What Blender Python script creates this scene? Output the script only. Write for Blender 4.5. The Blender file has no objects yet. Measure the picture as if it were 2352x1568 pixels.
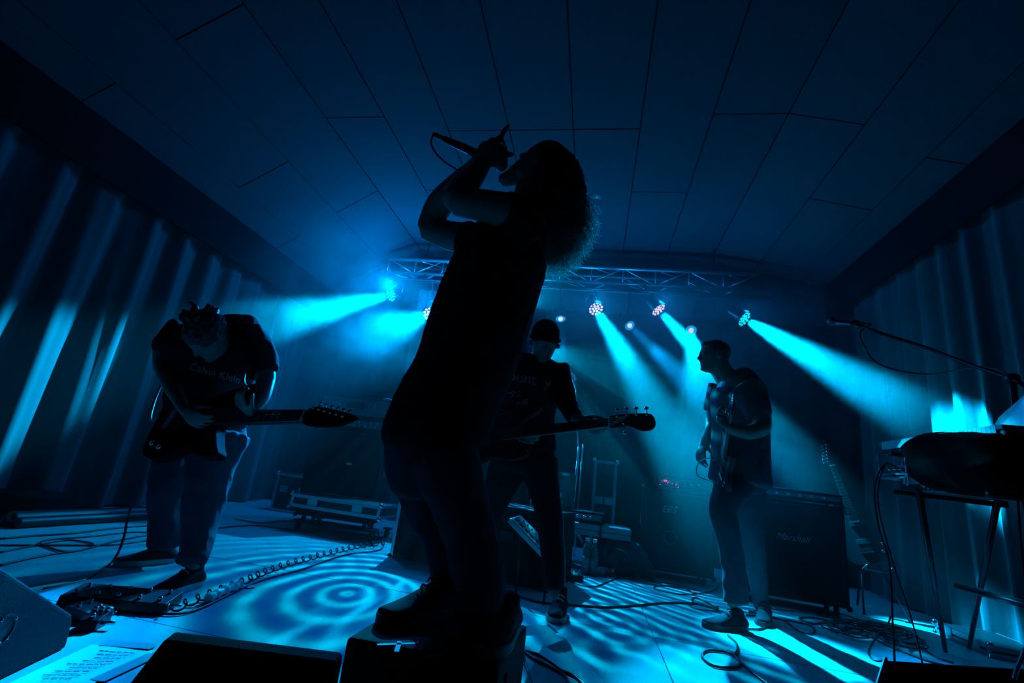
import bpy, bmesh, math, random
import numpy as np
from mathutils import Vector, Matrix, Euler
from mathutils.bvhtree import BVHTree
random.seed(7); rng = np.random.default_rng(7)
scene = bpy.context.scene
C = scene.collection

# ------------------------------------------------------------------ camera
F_PX = 1090.0
def _n(v): return v / np.linalg.norm(v)
_Y = _n(np.array([181., -331., -F_PX])); _Z = np.array([487., 3799., -F_PX]); _Z = _n(_Z - (_Z @ _Y) * _Y)
_X = np.cross(_Y, _Z)
RW = np.array([_X, _Y, _Z])                     # rows: world axes seen from the camera
CAM = np.array([0., 0., 0.72])
cam_data = bpy.data.cameras.new('camera'); cam_data.sensor_width = 36; cam_data.lens = 36 * F_PX / 2352
cam_data.clip_start = 0.02
cam = bpy.data.objects.new('camera', cam_data); C.objects.link(cam)
m4 = Matrix(RW.tolist()).to_4x4(); m4.translation = Vector(CAM); cam.matrix_world = m4
scene.camera = cam
def ray(px, py): return RW @ np.array([px - 1176., -(py - 784.), -F_PX])
def at(px, py, Y):
    """the point of the stage seen at that spot of the photograph, at depth Y"""
    d = ray(px, py); return Vector(CAM + d * (Y / d[1]))
def fl(px, py, z=0.0):
    d = ray(px, py); return Vector(CAM + d * ((z - CAM[2]) / d[2]))
def atx(px, py, X):
    d = ray(px, py); return Vector(CAM + d * (X / d[0]))

# ------------------------------------------------------------------ world, exposure
w = bpy.data.worlds.new('world'); scene.world = w; w.use_nodes = True
w.node_tree.nodes['Background'].inputs[0].default_value = (0, 0, 0, 1)
w.node_tree.nodes['Background'].inputs[1].default_value = 0
scene.view_settings.view_transform = 'Standard'; scene.view_settings.look = 'None'
scene.view_settings.gamma = 1; scene.view_settings.use_curve_mapping = False
scene.view_settings.exposure = 0.0
cy = scene.cycles
cy.adaptive_threshold = 0.02; cy.max_bounces = 4; cy.diffuse_bounces = 1; cy.glossy_bounces = 2; cy.transmission_bounces = 4
cy.volume_bounces = 0; cy.transparent_max_bounces = 6
cy.sample_clamp_indirect = 3.0; cy.caustics_reflective = False; cy.caustics_refractive = False

# ------------------------------------------------------------------ stage lights
def spot(name, loc, target, energy, angle, color, blend=0.35, radius=0.05):
    l = bpy.data.lights.new(name, 'SPOT'); l.energy = energy; l.color = color
    l.spot_size = math.radians(angle); l.spot_blend = blend; l.shadow_soft_size = radius
    o = bpy.data.objects.new(name, l); C.objects.link(o); o.location = loc
    o.rotation_euler = (Vector(target) - Vector(loc)).to_track_quat('-Z', 'Y').to_euler()
    return o
CYAN = (0.0, 0.46, 1.0); BLUE = (0.0, 0.20, 1.0); MID = (0.0, 0.32, 1.0)
# px, py (in the photograph), depth, aim point, energy, cone, colour
PARS = [
 ('led_par', at(893, 678, 5.55), atx(40, 880, -4.1), 6500, 20, CYAN),
 ('led_par', at(985, 722, 5.75), at(560, 905, 2.5), 6000, 20, MID),
 ('led_par', at(1213, 698, 5.55), at(1345, 575, 1.62), 4500, 9, CYAN),
 ('led_par', at(1371, 713, 5.55), at(1600, 1105, 3.95), 8500, 14, CYAN),
 ('led_par', at(1517, 716, 5.55), at(1850, 1075, 4.8), 11000, 14, CYAN),
 ('led_par', at(1716, 736, 5.45), atx(2195, 1005, 2.85), 26000, 18, CYAN),
]
SPILL = [110, 60, 28, 26, 20, 8]
SMALL = [
 (at(1288, 738, 6.0), at(1310, 1200, 4.8), 2000, 11, MID),
 (at(1450, 751, 6.0), at(1600, 900, 4.9), 2500, 12, MID),
 (at(1588, 761, 6.0), at(1632, 1100, 3.38), 4200, 13, CYAN),
]
for n, lo, tg, e, a, c in PARS: spot('beam_light', lo, tg, e, a, c, blend=.7, radius=.055)
for lo, tg, e, a, c in SMALL: spot('beam_light', lo, tg, e, a, c, radius=.045, blend=.8)

for (n, lo, tg, e, a, c), q in zip(PARS, SPILL):       # light leaking sideways from the lens clusters
    l = bpy.data.lights.new('lens_spill', 'POINT'); l.energy = q; l.color = (0, .27, 1); l.shadow_soft_size = .08
    o = bpy.data.objects.new('lens_spill', l); C.objects.link(o); o.location = Vector(lo) + (Vector(tg) - Vector(lo)).normalized() * .05 + Vector((0, 0, .17))

def gobo_light(name, loc, target, energy, angle, color, centres, freq, sharp, warp, lo_, hi_, blend=.12, r0=10.0):
    """effect projector throwing moving-water ripples on the floor: the pattern lives in the beam, as a gobo wheel does"""
    o = spot(name, loc, target, energy, angle, color, blend, .012); l = o.data; l.use_nodes = True; nt = l.node_tree
    em = nt.nodes['Emission']; tc = nt.nodes.new('ShaderNodeTexCoord'); sp = nt.nodes.new('ShaderNodeSeparateXYZ')
    nt.links.new(tc.outputs['Normal'], sp.inputs[0])
    def M(op, a, b=None, c=None):
        n = nt.nodes.new('ShaderNodeMath'); n.operation = op
        for i, v in enumerate((a, b, c)):
            if v is None: continue
            if isinstance(v, (int, float)): n.inputs[i].default_value = v
            else: nt.links.new(v, n.inputs[i])
        return n.outputs[0]
    u = M('DIVIDE', sp.outputs[0], sp.outputs[2]); v = M('DIVIDE', sp.outputs[1], sp.outputs[2])
    cb = nt.nodes.new('ShaderNodeCombineXYZ'); nt.links.new(u, cb.inputs[0]); nt.links.new(v, cb.inputs[1])
    nz = nt.nodes.new('ShaderNodeTexNoise'); nz.inputs['Scale'].default_value = 5; nz.inputs['Detail'].default_value = 2
    nt.links.new(cb.outputs[0], nz.inputs['Vector'])
    wv = M('MULTIPLY', M('SUBTRACT', nz.outputs['Fac'], .5), warp)
    inv = o.matrix_world if False else (Matrix.Translation(o.location) @ o.rotation_euler.to_matrix().to_4x4()).inverted()
    tot = None
    for (P, amp, fr) in centres:
        q = inv @ Vector(P); cu_, cv_ = q.x / q.z, q.y / q.z
        du, dv = M('SUBTRACT', u, cu_), M('SUBTRACT', v, cv_)
        r = M('ADD', M('SQRT', M('ADD', M('MULTIPLY', du, du), M('MULTIPLY', dv, dv))), wv)
        s_ = M('MULTIPLY', M('SINE', M('MULTIPLY', M('POWER', r, .8), fr * freq)), M('DIVIDE', amp, M('ADD', M('POWER', M('DIVIDE', r, r0), 4.0), 1.0)))
        tot = s_ if tot is None else M('ADD', tot, s_)
    mr = nt.nodes.new('ShaderNodeMapRange'); nt.links.new(tot, mr.inputs[0])
    mr.inputs[1].default_value = -1.6; mr.inputs[2].default_value = 1.6; mr.inputs[3].default_value = 0; mr.inputs[4].default_value = 1
    st = M('ADD', M('MULTIPLY', M('POWER', mr.outputs[0], sharp), hi_), lo_)
    cr = nt.nodes.new('ShaderNodeValToRGB'); cr.color_ramp.elements[0].color = (0, .10, 1, 1); cr.color_ramp.elements[1].color = (0, .56, 1, 1)
    cr.color_ramp.elements[1].position = .75; nt.links.new(mr.outputs[0], cr.inputs[0]); nt.links.new(cr.outputs[0], em.inputs['Color'])
    nt.links.new(st, em.inputs['Strength']); return o
PROJ_L, PROJ_R = at(1040, 792, 5.68), at(1250, 800, 5.6)
gobo_light('ripple_projector', PROJ_L, (-2.0, 2.2, 0), 950, 58, (1, 1, 1), [(fl(800, 1362), 1.25, 1.0), (fl(600, 1292), .30, 1.0)], 120, 3.6, .02, .34, 1.5, r0=.27)
gobo_light('ripple_projector', PROJ_R, (.45, 2.9, 0), 720, 54, (1, 1, 1), [(fl(1590, 1345), 1.1, 1.0), (fl(1380, 1420), .5, 1.2), (fl(1500, 1520), .5, .8)], 150, 2.6, .09, .12, 1.8)
def add_ceiling_fill(loc, target, energy, size, col):
    l = bpy.data.lights.new('ceiling_fill', 'SPOT'); l.energy = energy; l.color = col; l.spot_size = math.radians(size); l.spot_blend = 1; l.shadow_soft_size = .12
    o = bpy.data.objects.new('ceiling_fill', l); C.objects.link(o); o.location = loc; o.rotation_euler = (Vector(target) - Vector(loc)).to_track_quat('-Z', 'Y').to_euler()
# added blue fill for the ceiling: unseen lights low behind the amplifiers, aimed up
CEILING_FILLS = [((-1.7, 5.75, .35), (-1.9, 3.6, 3.9), 7, 150, (0, .20, 1)), ((0.3, 5.85, .35), (-.2, 4.2, 3.9), 3, 150, (0, .20, 1))]
for a in CEILING_FILLS: add_ceiling_fill(*a)

# ------------------------------------------------------------------ materials
MATS = {}
def mat(name, col, rough=0.6, metal=0.0, noise=0.0, nscale=20.0, bump=0.0, bscale=60.0, emit=None, spec=0.5, sheen=0.0):
    if name in MATS: return MATS[name]
    m = bpy.data.materials.new(name); m.use_nodes = True; nt = m.node_tree
    b = nt.nodes['Principled BSDF']
    b.inputs['Base Color'].default_value = (*col, 1); b.inputs['Roughness'].default_value = rough
    b.inputs['Metallic'].default_value = metal; b.inputs['Specular IOR Level'].default_value = spec
    if sheen: b.inputs['Sheen Weight'].default_value = sheen
    tc = None
    if noise or bump:
        tc = nt.nodes.new('ShaderNodeTexCoord')
    if noise:
        n = nt.nodes.new('ShaderNodeTexNoise'); n.inputs['Scale'].default_value = nscale; n.inputs['Detail'].default_value = 4
        nt.links.new(tc.outputs['Object'], n.inputs['Vector'])
        r = nt.nodes.new('ShaderNodeMixRGB'); r.blend_type = 'MIX'
        r.inputs[1].default_value = (*[c * (1 - noise) for c in col], 1); r.inputs[2].default_value = (*[min(1, c * (1 + noise)) for c in col], 1)
        nt.links.new(n.outputs['Fac'], r.inputs[0]); nt.links.new(r.outputs[0], b.inputs['Base Color'])
    if bump:
        n2 = nt.nodes.new('ShaderNodeTexNoise'); n2.inputs['Scale'].default_value = bscale; n2.inputs['Detail'].default_value = 3
        nt.links.new(tc.outputs['Object'], n2.inputs['Vector'])
        bp = nt.nodes.new('ShaderNodeBump'); bp.inputs['Strength'].default_value = bump; bp.inputs['Distance'].default_value = 0.004
        nt.links.new(n2.outputs['Fac'], bp.inputs['Height']); nt.links.new(bp.outputs[0], b.inputs['Normal'])
    if emit:
        b.inputs['Emission Color'].default_value = (*emit[0], 1); b.inputs['Emission Strength'].default_value = emit[1]
        m.cycles.emission_sampling = 'NONE'
    MATS[name] = m; return m
mat('deck', (0.45, 0.46, 0.49), 0.75, noise=0.12, nscale=9, bump=0.5, bscale=260)
mat('ceiling_board', (0.045, 0.046, 0.050), 0.9, noise=0.10, nscale=3, bump=0.3, bscale=90)
mat('joint', (0.03, 0.03, 0.03), 0.9)
mat('wall_paint', (0.04, 0.04, 0.045), 0.95, noise=0.15, nscale=2)
mat('curtain', (0.04, 0.04, 0.044), 0.85, noise=0.15, nscale=30, bump=0.3, bscale=300, sheen=0.3)
mat('black_curtain', (0.006, 0.006, 0.007), 0.95, noise=0.2, nscale=30, bump=0.3, bscale=300, spec=0.15)
mat('tolex', (0.009, 0.009, 0.010), 0.7, bump=0.6, bscale=400, spec=0.12)
mat('grille', (0.02, 0.02, 0.022), 0.85, noise=0.3, nscale=400, spec=0.15)
mat('black_plastic', (0.012, 0.012, 0.013), 0.45)
mat('black_metal', (0.02, 0.02, 0.022), 0.35, 0.6)
mat('rubber', (0.012, 0.012, 0.012), 0.5)
mat('aluminium', (0.55, 0.56, 0.58), 0.35, 0.9, noise=0.1, nscale=15)
mat('chrome', (0.8, 0.8, 0.82), 0.15, 1.0)
mat('panel_grey', (0.16, 0.16, 0.17), 0.5)
mat('white_print', (0.35, 0.35, 0.35), 0.6)
mat('white_plastic', (0.75, 0.76, 0.78), 0.4)
mat('paper', (0.85, 0.85, 0.83), 0.8, noise=0.04, nscale=8)
mat('ink', (0.03, 0.03, 0.04), 0.8)
mat('tape', (0.35, 0.36, 0.38), 0.5, noise=0.2, nscale=60)
mat('white_tape', (0.75, 0.77, 0.78), 0.35, noise=0.15, nscale=50)
mat('skin', (0.22, 0.155, 0.125), 0.5, noise=0.06, nscale=25, bump=0.15, bscale=120)
mat('hair_dark', (0.025, 0.018, 0.014), 0.55, noise=0.3, nscale=80, bump=0.8, bscale=150)
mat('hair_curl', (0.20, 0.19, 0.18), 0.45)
mat('tshirt_black', (0.011, 0.011, 0.013), 0.9, bump=0.4, bscale=350, spec=0.08)
mat('shirt_print', (0.28, 0.28, 0.29), 0.8)
mat('tshirt_navy', (0.07, 0.075, 0.09), 0.9, bump=0.4, bscale=350, spec=0.15)
mat('denim', (0.035, 0.04, 0.06), 0.85, noise=0.35, nscale=14, bump=0.6, bscale=300, spec=0.15)
mat('trousers_black', (0.012, 0.012, 0.013), 0.8, bump=0.4, bscale=250, spec=0.15)
mat('canvas_shoe', (0.010, 0.010, 0.012), 0.75, bump=0.4, bscale=300, spec=0.15)
mat('sole_white', (0.5, 0.5, 0.5), 0.6)
mat('sole_black', (0.02, 0.02, 0.02), 0.6)
mat('lace', (0.55, 0.55, 0.55), 0.8)
mat('lace_black', (0.03, 0.03, 0.03), 0.8)
mat('guitar_black', (0.010, 0.010, 0.012), 0.55, spec=0.12)
mat('guitar_matte', (0.006, 0.006, 0.007), 0.8, spec=0.02)
mat('guitar_wood', (0.28, 0.15, 0.07), 0.3, noise=0.25, nscale=12)
mat('fretboard', (0.045, 0.028, 0.018), 0.5)
mat('maple', (0.22, 0.17, 0.11), 0.35)
mat('cable', (0.012, 0.012, 0.012), 0.42)
mat('led_lens', (0.9, 0.8, 0.8), 0.3, emit=((1.0, 0.80, 0.78), 0.85))
mat('led_lens_cyan', (0.1, 0.8, 0.8), 0.3, emit=((0.0, 0.9, 1.0), 1.0))
mat('halo_lens', (0.1, 0.4, 0.7), 0.3, emit=((0.0, 0.45, 0.8), 0.6))
mat('red_led', (0.8, 0.02, 0.05), 0.3, emit=((1.0, 0.01, 0.08), 1.4))
mat('screen', (0.02, 0.03, 0.05), 0.2)
mat('bottle_plastic', (0.10, 0.11, 0.12), 0.2)
mat('bench_grey', (0.30, 0.30, 0.32), 0.6)
mat('cover_cloth', (0.004, 0.004, 0.005), 0.95, spec=0.03)
mat('bag_cloth', (0.06, 0.065, 0.08), 0.85, noise=0.3, nscale=18, bump=0.6, bscale=120, spec=0.15)
mat('white_key', (0.85, 0.85, 0.83), 0.3)
mat('tan_band', (0.25, 0.25, 0.25), 0.5)

mat('denim_pale', (0.06, 0.065, 0.08), 0.85, noise=0.25, nscale=14, bump=0.6, bscale=300, spec=0.15)
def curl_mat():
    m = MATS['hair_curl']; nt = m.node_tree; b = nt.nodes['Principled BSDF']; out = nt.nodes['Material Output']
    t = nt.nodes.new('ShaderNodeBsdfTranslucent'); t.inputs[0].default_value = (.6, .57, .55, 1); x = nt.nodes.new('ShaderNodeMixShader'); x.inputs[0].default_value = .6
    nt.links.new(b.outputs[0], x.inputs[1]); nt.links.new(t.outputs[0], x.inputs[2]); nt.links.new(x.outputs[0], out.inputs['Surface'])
curl_mat()

# ------------------------------------------------------------------ object helpers
WLOC = {}
def _parent(o, parent, base):
    pw = Vector((0, 0, 0))
    if parent is not None:
        o.parent = parent; pw = WLOC[parent.name]
    o.location = base - pw; WLOC[o.name] = base.copy()
def tag(o, label=None, cat=None, group=None, kind=None):
    if label: o['label'] = label
    if cat: o['category'] = cat
    if group: o['group'] = group
    if kind: o['kind'] = kind
    return o
def thing(name, label, cat, loc, group=None):
    o = bpy.data.objects.new(name, None); o.empty_display_size = .1; C.objects.link(o)
    _parent(o, None, Vector(loc)); return tag(o, label, cat, group)
def link_mesh(name, V, F, m, parent=None, smooth=False, bevel=0.0, seg=2):
    V = np.asarray(V, float); lo = V.min(0); hi = V.max(0); base = Vector(((lo[0] + hi[0]) / 2, (lo[1] + hi[1]) / 2, lo[2]))
    me = bpy.data.meshes.new(name); me.from_pydata((V - np.array(base)).tolist(), [], F); me.update()
    if bevel:
        bm = bmesh.new(); bm.from_mesh(me); bmesh.ops.remove_doubles(bm, verts=bm.verts, dist=1e-5)
        es = [e for e in bm.edges if len(e.link_faces) == 2 and e.calc_face_angle(0) > 0.5]
        bmesh.ops.bevel(bm, geom=es, offset=bevel, segments=seg, affect='EDGES', profile=0.6, clamp_overlap=True)
        bm.to_mesh(me); bm.free()
    if smooth: me.polygons.foreach_set('use_smooth', [True] * len(me.polygons))
    me.materials.append(MATS[m]); o = bpy.data.objects.new(name, me); C.objects.link(o)
    _parent(o, parent, base); return o

def frame(o, x, z):
    """4x4 frame: origin o, first axis x, third axis as near z as possible"""
    x = Vector(x).normalized(); z = Vector(z); z = (z - x * z.dot(x)).normalized(); y = z.cross(x)
    return Matrix(((x.x, y.x, z.x, o[0]), (x.y, y.y, z.y, o[1]), (x.z, y.z, z.z, o[2]), (0, 0, 0, 1)))
def catmull(P, k=6):
    P = [Vector(p) for p in P]
    if len(P) < 3: return P
    Q = [2 * P[0] - P[1]] + P + [2 * P[-1] - P[-2]]; out = []
    for i in range(1, len(Q) - 2):
        a, b, c, d = Q[i - 1:i + 3]
        for j in range(k):
            t = j / k
            out.append(0.5 * ((2 * b) + (c - a) * t + (2 * a - 5 * b + 4 * c - d) * t * t + (3 * b - a - 3 * c + d) * t ** 3))
    out.append(P[-1]); return out
class MB:
    def __init__(s, M=None): s.V = []; s.F = []; s.M = M
    def add(s, V, F):
        k = len(s.V)
        s.V += [tuple(s.M @ Vector(v)) if s.M else tuple(v) for v in V]
        s.F += [tuple(i + k for i in f) for f in F]; return s
    def box(s, c, d, R=None):
        x, y, z = d[0] / 2, d[1] / 2, d[2] / 2
        V = [Vector((sx * x, sy * y, sz * z)) for sz in (-1, 1) for sy in (-1, 1) for sx in (-1, 1)]
        if R: V = [R @ v for v in V]
        V = [v + Vector(c) for v in V]
        return s.add(V, [(0, 2, 3, 1), (4, 5, 7, 6), (0, 1, 5, 4), (2, 6, 7, 3), (0, 4, 6, 2), (1, 3, 7, 5)])
    def bx(s, x0, x1, y0, y1, z0, z1): return s.box(((x0 + x1) / 2, (y0 + y1) / 2, (z0 + z1) / 2), (x1 - x0, y1 - y0, z1 - z0))
    def tube(s, P, r, n=8, cap=True):
        P = [Vector(p) for p in P]; N = len(P); R = r if hasattr(r, '__len__') else [r] * N
        V = []; up = None
        for i in range(N):
            t = (P[min(i + 1, N - 1)] - P[max(i - 1, 0)])
            t = t.normalized() if t.length > 1e-9 else Vector((0, 0, 1))
            if up is None: up = t.orthogonal().normalized()
            up = (up - t * up.dot(t)); up = up.normalized() if up.length > 1e-6 else t.orthogonal().normalized()
            w = t.cross(up)
            for j in range(n):
                a = 2 * math.pi * j / n; V.append(P[i] + R[i] * (math.cos(a) * up + math.sin(a) * w))
        F = [(i * n + j, i * n + (j + 1) % n, (i + 1) * n + (j + 1) % n, (i + 1) * n + j) for i in range(N - 1) for j in range(n)]
        if cap: F += [tuple(range(n - 1, -1, -1)), tuple((N - 1) * n + j for j in range(n))]
        return s.add(V, F)
    def cyl(s, a, b, r, r2=None, n=12): return s.tube([a, b], [r, r if r2 is None else r2], n)
    def lathe(s, prof, o, ax=(0, 0, 1), n=20):
        """prof: (radius, distance along the axis)"""
        Fm = frame(o, ax, Vector(ax).orthogonal())
        V = [Fm @ Vector((h, r * math.cos(2 * math.pi * j / n), r * math.sin(2 * math.pi * j / n))) for r, h in prof for j in range(n)]
        N = len(prof)
        F = [(i * n + j, i * n + (j + 1) % n, (i + 1) * n + (j + 1) % n, (i + 1) * n + j) for i in range(N - 1) for j in range(n)]
        F += [tuple(range(n - 1, -1, -1)), tuple((N - 1) * n + j for j in range(n))]
        return s.add(V, F)
    def prism(s, pts, z0, z1):
        n = len(pts); V = [(p[0], p[1], z0) for p in pts] + [(p[0], p[1], z1) for p in pts]
        a = sum(pts[i][0] * pts[(i + 1) % n][1] - pts[(i + 1) % n][0] * pts[i][1] for i in range(n))
        F = [tuple(range(n - 1, -1, -1)), tuple(range(n, 2 * n))] + [(i, (i + 1) % n, n + (i + 1) % n, n + i) for i in range(n)]
        if a < 0: F = [f[::-1] for f in F]
        return s.add(V, F)
    def ball(s, c, r, n=12, sc=(1, 1, 1)):
        V = []; m = n // 2
        for i in range(m + 1):
            th = math.pi * i / m
            for j in range(n):
                ph = 2 * math.pi * j / n
                V.append(Vector(c) + Vector((r * sc[0] * math.sin(th) * math.cos(ph), r * sc[1] * math.sin(th) * math.sin(ph), r * sc[2] * math.cos(th))))
        F = [(i * n + j, (i + 1) * n + j, (i + 1) * n + (j + 1) % n, i * n + (j + 1) % n) for i in range(m) for j in range(n)]
        return s.add(V, F)
    def build(s, name, m, parent=None, smooth=False, bevel=0.0, seg=2): return link_mesh(name, s.V, s.F, m, parent, smooth, bevel, seg)

def smooth_outline(pts, k=5):
    """closed Catmull-Rom through 2D points"""
    n = len(pts); out = []
    for i in range(n):
        a, b, c, d = [np.array(pts[(i + q) % n], float) for q in (-1, 0, 1, 2)]
        for j in range(k):
            t = j / k
            out.append(tuple(0.5 * ((2 * b) + (c - a) * t + (2 * a - 5 * b + 4 * c - d) * t * t + (3 * b - a - 3 * c + d) * t ** 3)))
    return out

def text_mesh(body, size=1.0, shear=0.0, bold=0.0):
    cu = bpy.data.curves.new('txt', 'FONT'); cu.body = body; cu.size = size; cu.shear = shear; cu.offset = bold
    cu.resolution_u = 3
    o = bpy.data.objects.new('txt', cu); C.objects.link(o)
    dg = bpy.context.evaluated_depsgraph_get(); dg.update()
    me = bpy.data.meshes.new_from_object(o.evaluated_get(dg))
    V = np.array([v.co[:] for v in me.vertices]); F = [tuple(p.vertices) for p in me.polygons]
    bpy.data.objects.remove(o); bpy.data.curves.remove(cu); bpy.data.meshes.remove(me)
    return V, F
def flat_text(name, body, Fm, width, m, parent, shear=0.0, bold=0.0, thick=0.0015):
    """lettering in the x-y plane of frame Fm, centred, as wide as given, with a little thickness"""
    V, F = text_mesh(body, 1.0, shear, bold); V = V.copy()
    sc = width / (V[:, 0].max() - V[:, 0].min()); V[:, 0] -= (V[:, 0].max() + V[:, 0].min()) / 2; V[:, 1] -= (V[:, 1].max() + V[:, 1].min()) / 2
    V *= sc; n = len(V)
    W = [Fm @ Vector((v[0], v[1], thick)) for v in V]
    mb = MB(); mb.add(W, F); return mb.build(name, m, parent)

# ------------------------------------------------------------------ body helpers
FWD = RW @ np.array([0, 0, -1.0])
def J(px, py, Y, w, t=None):
    """joint: point of the photograph at depth Y, half width w in photo pixels, half thickness t in metres"""
    P = at(px, py, Y); d = float((np.array(P) - CAM) @ FWD); r = w * d / F_PX
    return (P, r, r if t is None else t)
def limb(mb, pts, n=18, k=5, capk=0.55, side=None):
    A = [np.array([*p[0], p[1], p[2]]) for p in pts]
    Q = [2 * A[0] - A[1]] + A + [2 * A[-1] - A[-2]]; S = []
    for i in range(1, len(Q) - 2):
        a, b, c, d = Q[i - 1:i + 3]
        for j in range(k):
            t = j / k
            S.append(0.5 * ((2 * b) + (c - a) * t + (2 * a - 5 * b + 4 * c - d) * t * t + (3 * b - a - 3 * c + d) * t ** 3))
    S.append(A[-1])
    for q in S: q[3] = max(q[3], .003); q[4] = max(q[4], .003)
    def tan(i): return Vector((S[min(i + 1, len(S) - 1)] - S[max(i - 1, 0)])[:3]).normalized()
    rings = [(Vector(q[:3]), tan(i), float(q[3]), float(q[4])) for i, q in enumerate(S)]
    def caps(P, t, a, b, sg):
        r = []
        h = capk * min(a, b)
        for ang in (25, 50, 72, 86):
            s_, c_ = math.sin(math.radians(ang)), math.cos(math.radians(ang)); r.append((P + sg * t * h * s_, t, a * c_, b * c_))
        return r
    st = caps(*rings[0], -1)[::-1]; en = caps(*rings[-1], 1); rings = st + rings + en
    V = []
    for P, t, a, b in rings:
        view = (P - Vector(CAM)).normalized() if side is None else Vector(side)
        s_ = t.cross(view)
        s_ = s_.normalized() if s_.length > .15 else t.orthogonal().normalized()
        u = s_.cross(t).normalized()
        for j in range(n):
            an = 2 * math.pi * j / n; V.append(P + a * math.cos(an) * s_ + b * math.sin(an) * u)
    N = len(rings)
    F = [(i * n + j, (i + 1) * n + j, (i + 1) * n + (j + 1) % n, i * n + (j + 1) % n) for i in range(N - 1) for j in range(n)]
    F += [tuple(range(n)), tuple((N - 1) * n + j for j in range(n - 1, -1, -1))]
    mb.add(V, F)
def remesh(mb, voxel, smooth=4):
    me = bpy.data.meshes.new('tmp'); me.from_pydata(mb.V, [], mb.F); me.update()
    bm = bmesh.new(); bm.from_mesh(me); bmesh.ops.recalc_face_normals(bm, faces=bm.faces); bm.to_mesh(me); bm.free()
    o = bpy.data.objects.new('tmp', me); C.objects.link(o)
    r = o.modifiers.new('r', 'REMESH'); r.mode = 'VOXEL'; r.voxel_size = voxel
    if smooth:
        s = o.modifiers.new('s', 'SMOOTH'); s.factor = 0.5; s.iterations = smooth
    dg = bpy.context.evaluated_depsgraph_get(); dg.update()
    e = bpy.data.meshes.new_from_object(o.evaluated_get(dg))
    V = np.empty(len(e.vertices) * 3); e.vertices.foreach_get('co', V); V = V.reshape(-1, 3)
    Nn = np.array([v.normal[:] for v in e.vertices]); F = [tuple(p.vertices) for p in e.polygons]
    bpy.data.objects.remove(o); bpy.data.meshes.remove(me); bpy.data.meshes.remove(e)
    return V, Nn, F
from mathutils import noise as mnoise
def organic(name, mb, m, parent, voxel=0.006, smooth=4, fold=0.0, fscale=(14, 14, 8)):
    """one continuous surface grown over the lofted pieces, with cloth folds if asked"""
    V, Nn, F = remesh(mb, voxel, smooth)
    if fold:
        d = np.array([mnoise.noise(Vector((v[0] * fscale[0], v[1] * fscale[1], v[2] * fscale[2]))) for v in V])
        d = 1 - 2 * np.abs(d)            # ridged
        V = V + Nn * (d * fold)[:, None]
    return link_mesh(name, V, F, m, parent, smooth=True)

def head_piece(mb, o, face, up, s=1.0, jaw=1.0, beard=0.0):
    """head with brow, eye sockets, nose, lips, chin and ears; o = middle of the head"""
    Fm = frame(o, face, up)        # x: face, z: up, y: the head's left
    nt_, nz = 56, 44; V = []
    g = lambda x, c, w: math.exp(-((x - c) / w) ** 2)
    for i in range(nz + 1):
        z = -1 + 2 * i / nz                                   # -1 chin .. 1 crown
        zz = z * 0.118
        for j in range(nt_):
            th = 2 * math.pi * j / nt_; cx, sy = math.cos(th), math.sin(th)
            cap = math.sqrt(max(0, 1 - max(0, (z - 0.25) / 0.75) ** 2.3)) if z > .25 else 1
            low = 1 - 0.42 * max(0, -z) ** 1.6
            fx = 0.093 * (1 - .10 * max(0, z) ** 2) * (1 - .06 * max(0, -z)) if cx > 0 else 0.102 * (1 - .45 * max(0, -z - .1) ** .8)
            wy = 0.076 * low * jaw ** max(0, -z)
            botc = math.sqrt(max(0, 1 - max(0, (-z - 0.86) / 0.14) ** 2))
            x = fx * cx * cap * botc; y = wy * sy * cap * botc
            f = max(0, cx) ** 6
            nose = 0.030 * g(z, -.20, .13) * max(0, cx) ** 60 + 0.015 * g(z, 0.0, .17) * max(0, cx) ** 50
            lips = 0.010 * (g(z, -.44, .06) + g(z, -.57, .06)) * max(0, cx) ** 24
            chin = 0.010 * g(z, -.84, .14) * max(0, cx) ** 10
            brow = 0.007 * g(z, .20, .09) * max(0, cx) ** 4
            sock = 0.013 * g(z, .06, .10) * g(abs(y), .031, .017) * (1 if cx > 0 else 0)
            x += nose + lips + chin + brow - sock + beard * 0.02 * g(z, -.8, .3) * max(0, cx) ** 2
            V.append(Fm @ (Vector((x, y, zz)) * s))
    F = [(i * nt_ + j, i * nt_ + (j + 1) % nt_, (i + 1) * nt_ + (j + 1) % nt_, (i + 1) * nt_ + j) for i in range(nz) for j in range(nt_)]
    F += [tuple(range(nt_ - 1, -1, -1)), tuple(nz * nt_ + j for j in range(nt_))]
    mb.add(V, F)
    for sg in (-1, 1):                                        # ears and eyeballs
        E = MB(Fm @ Matrix.Scale(s, 4))
        ear = [Vector((-0.012 + .018 * math.cos(a) * (1 if math.sin(a) > 0 else .7), sg * (.080 + .004 * math.cos(a)), 0.004 + .032 * math.sin(a))) for a in np.linspace(-1.9, 2.6, 14)]
        E.tube(ear, .0055, 8); E.box((-.012, sg * .076, .004), (.022, .010, .045)); E.ball((0.079, sg * 0.031, 0.007), 0.0125, 12)
        mb.V += E.V; k = len(mb.V) - len(E.V); mb.F += [tuple(i + k for i in f) for f in E.F]
    return Fm @ Matrix.Scale(s, 4)
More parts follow.
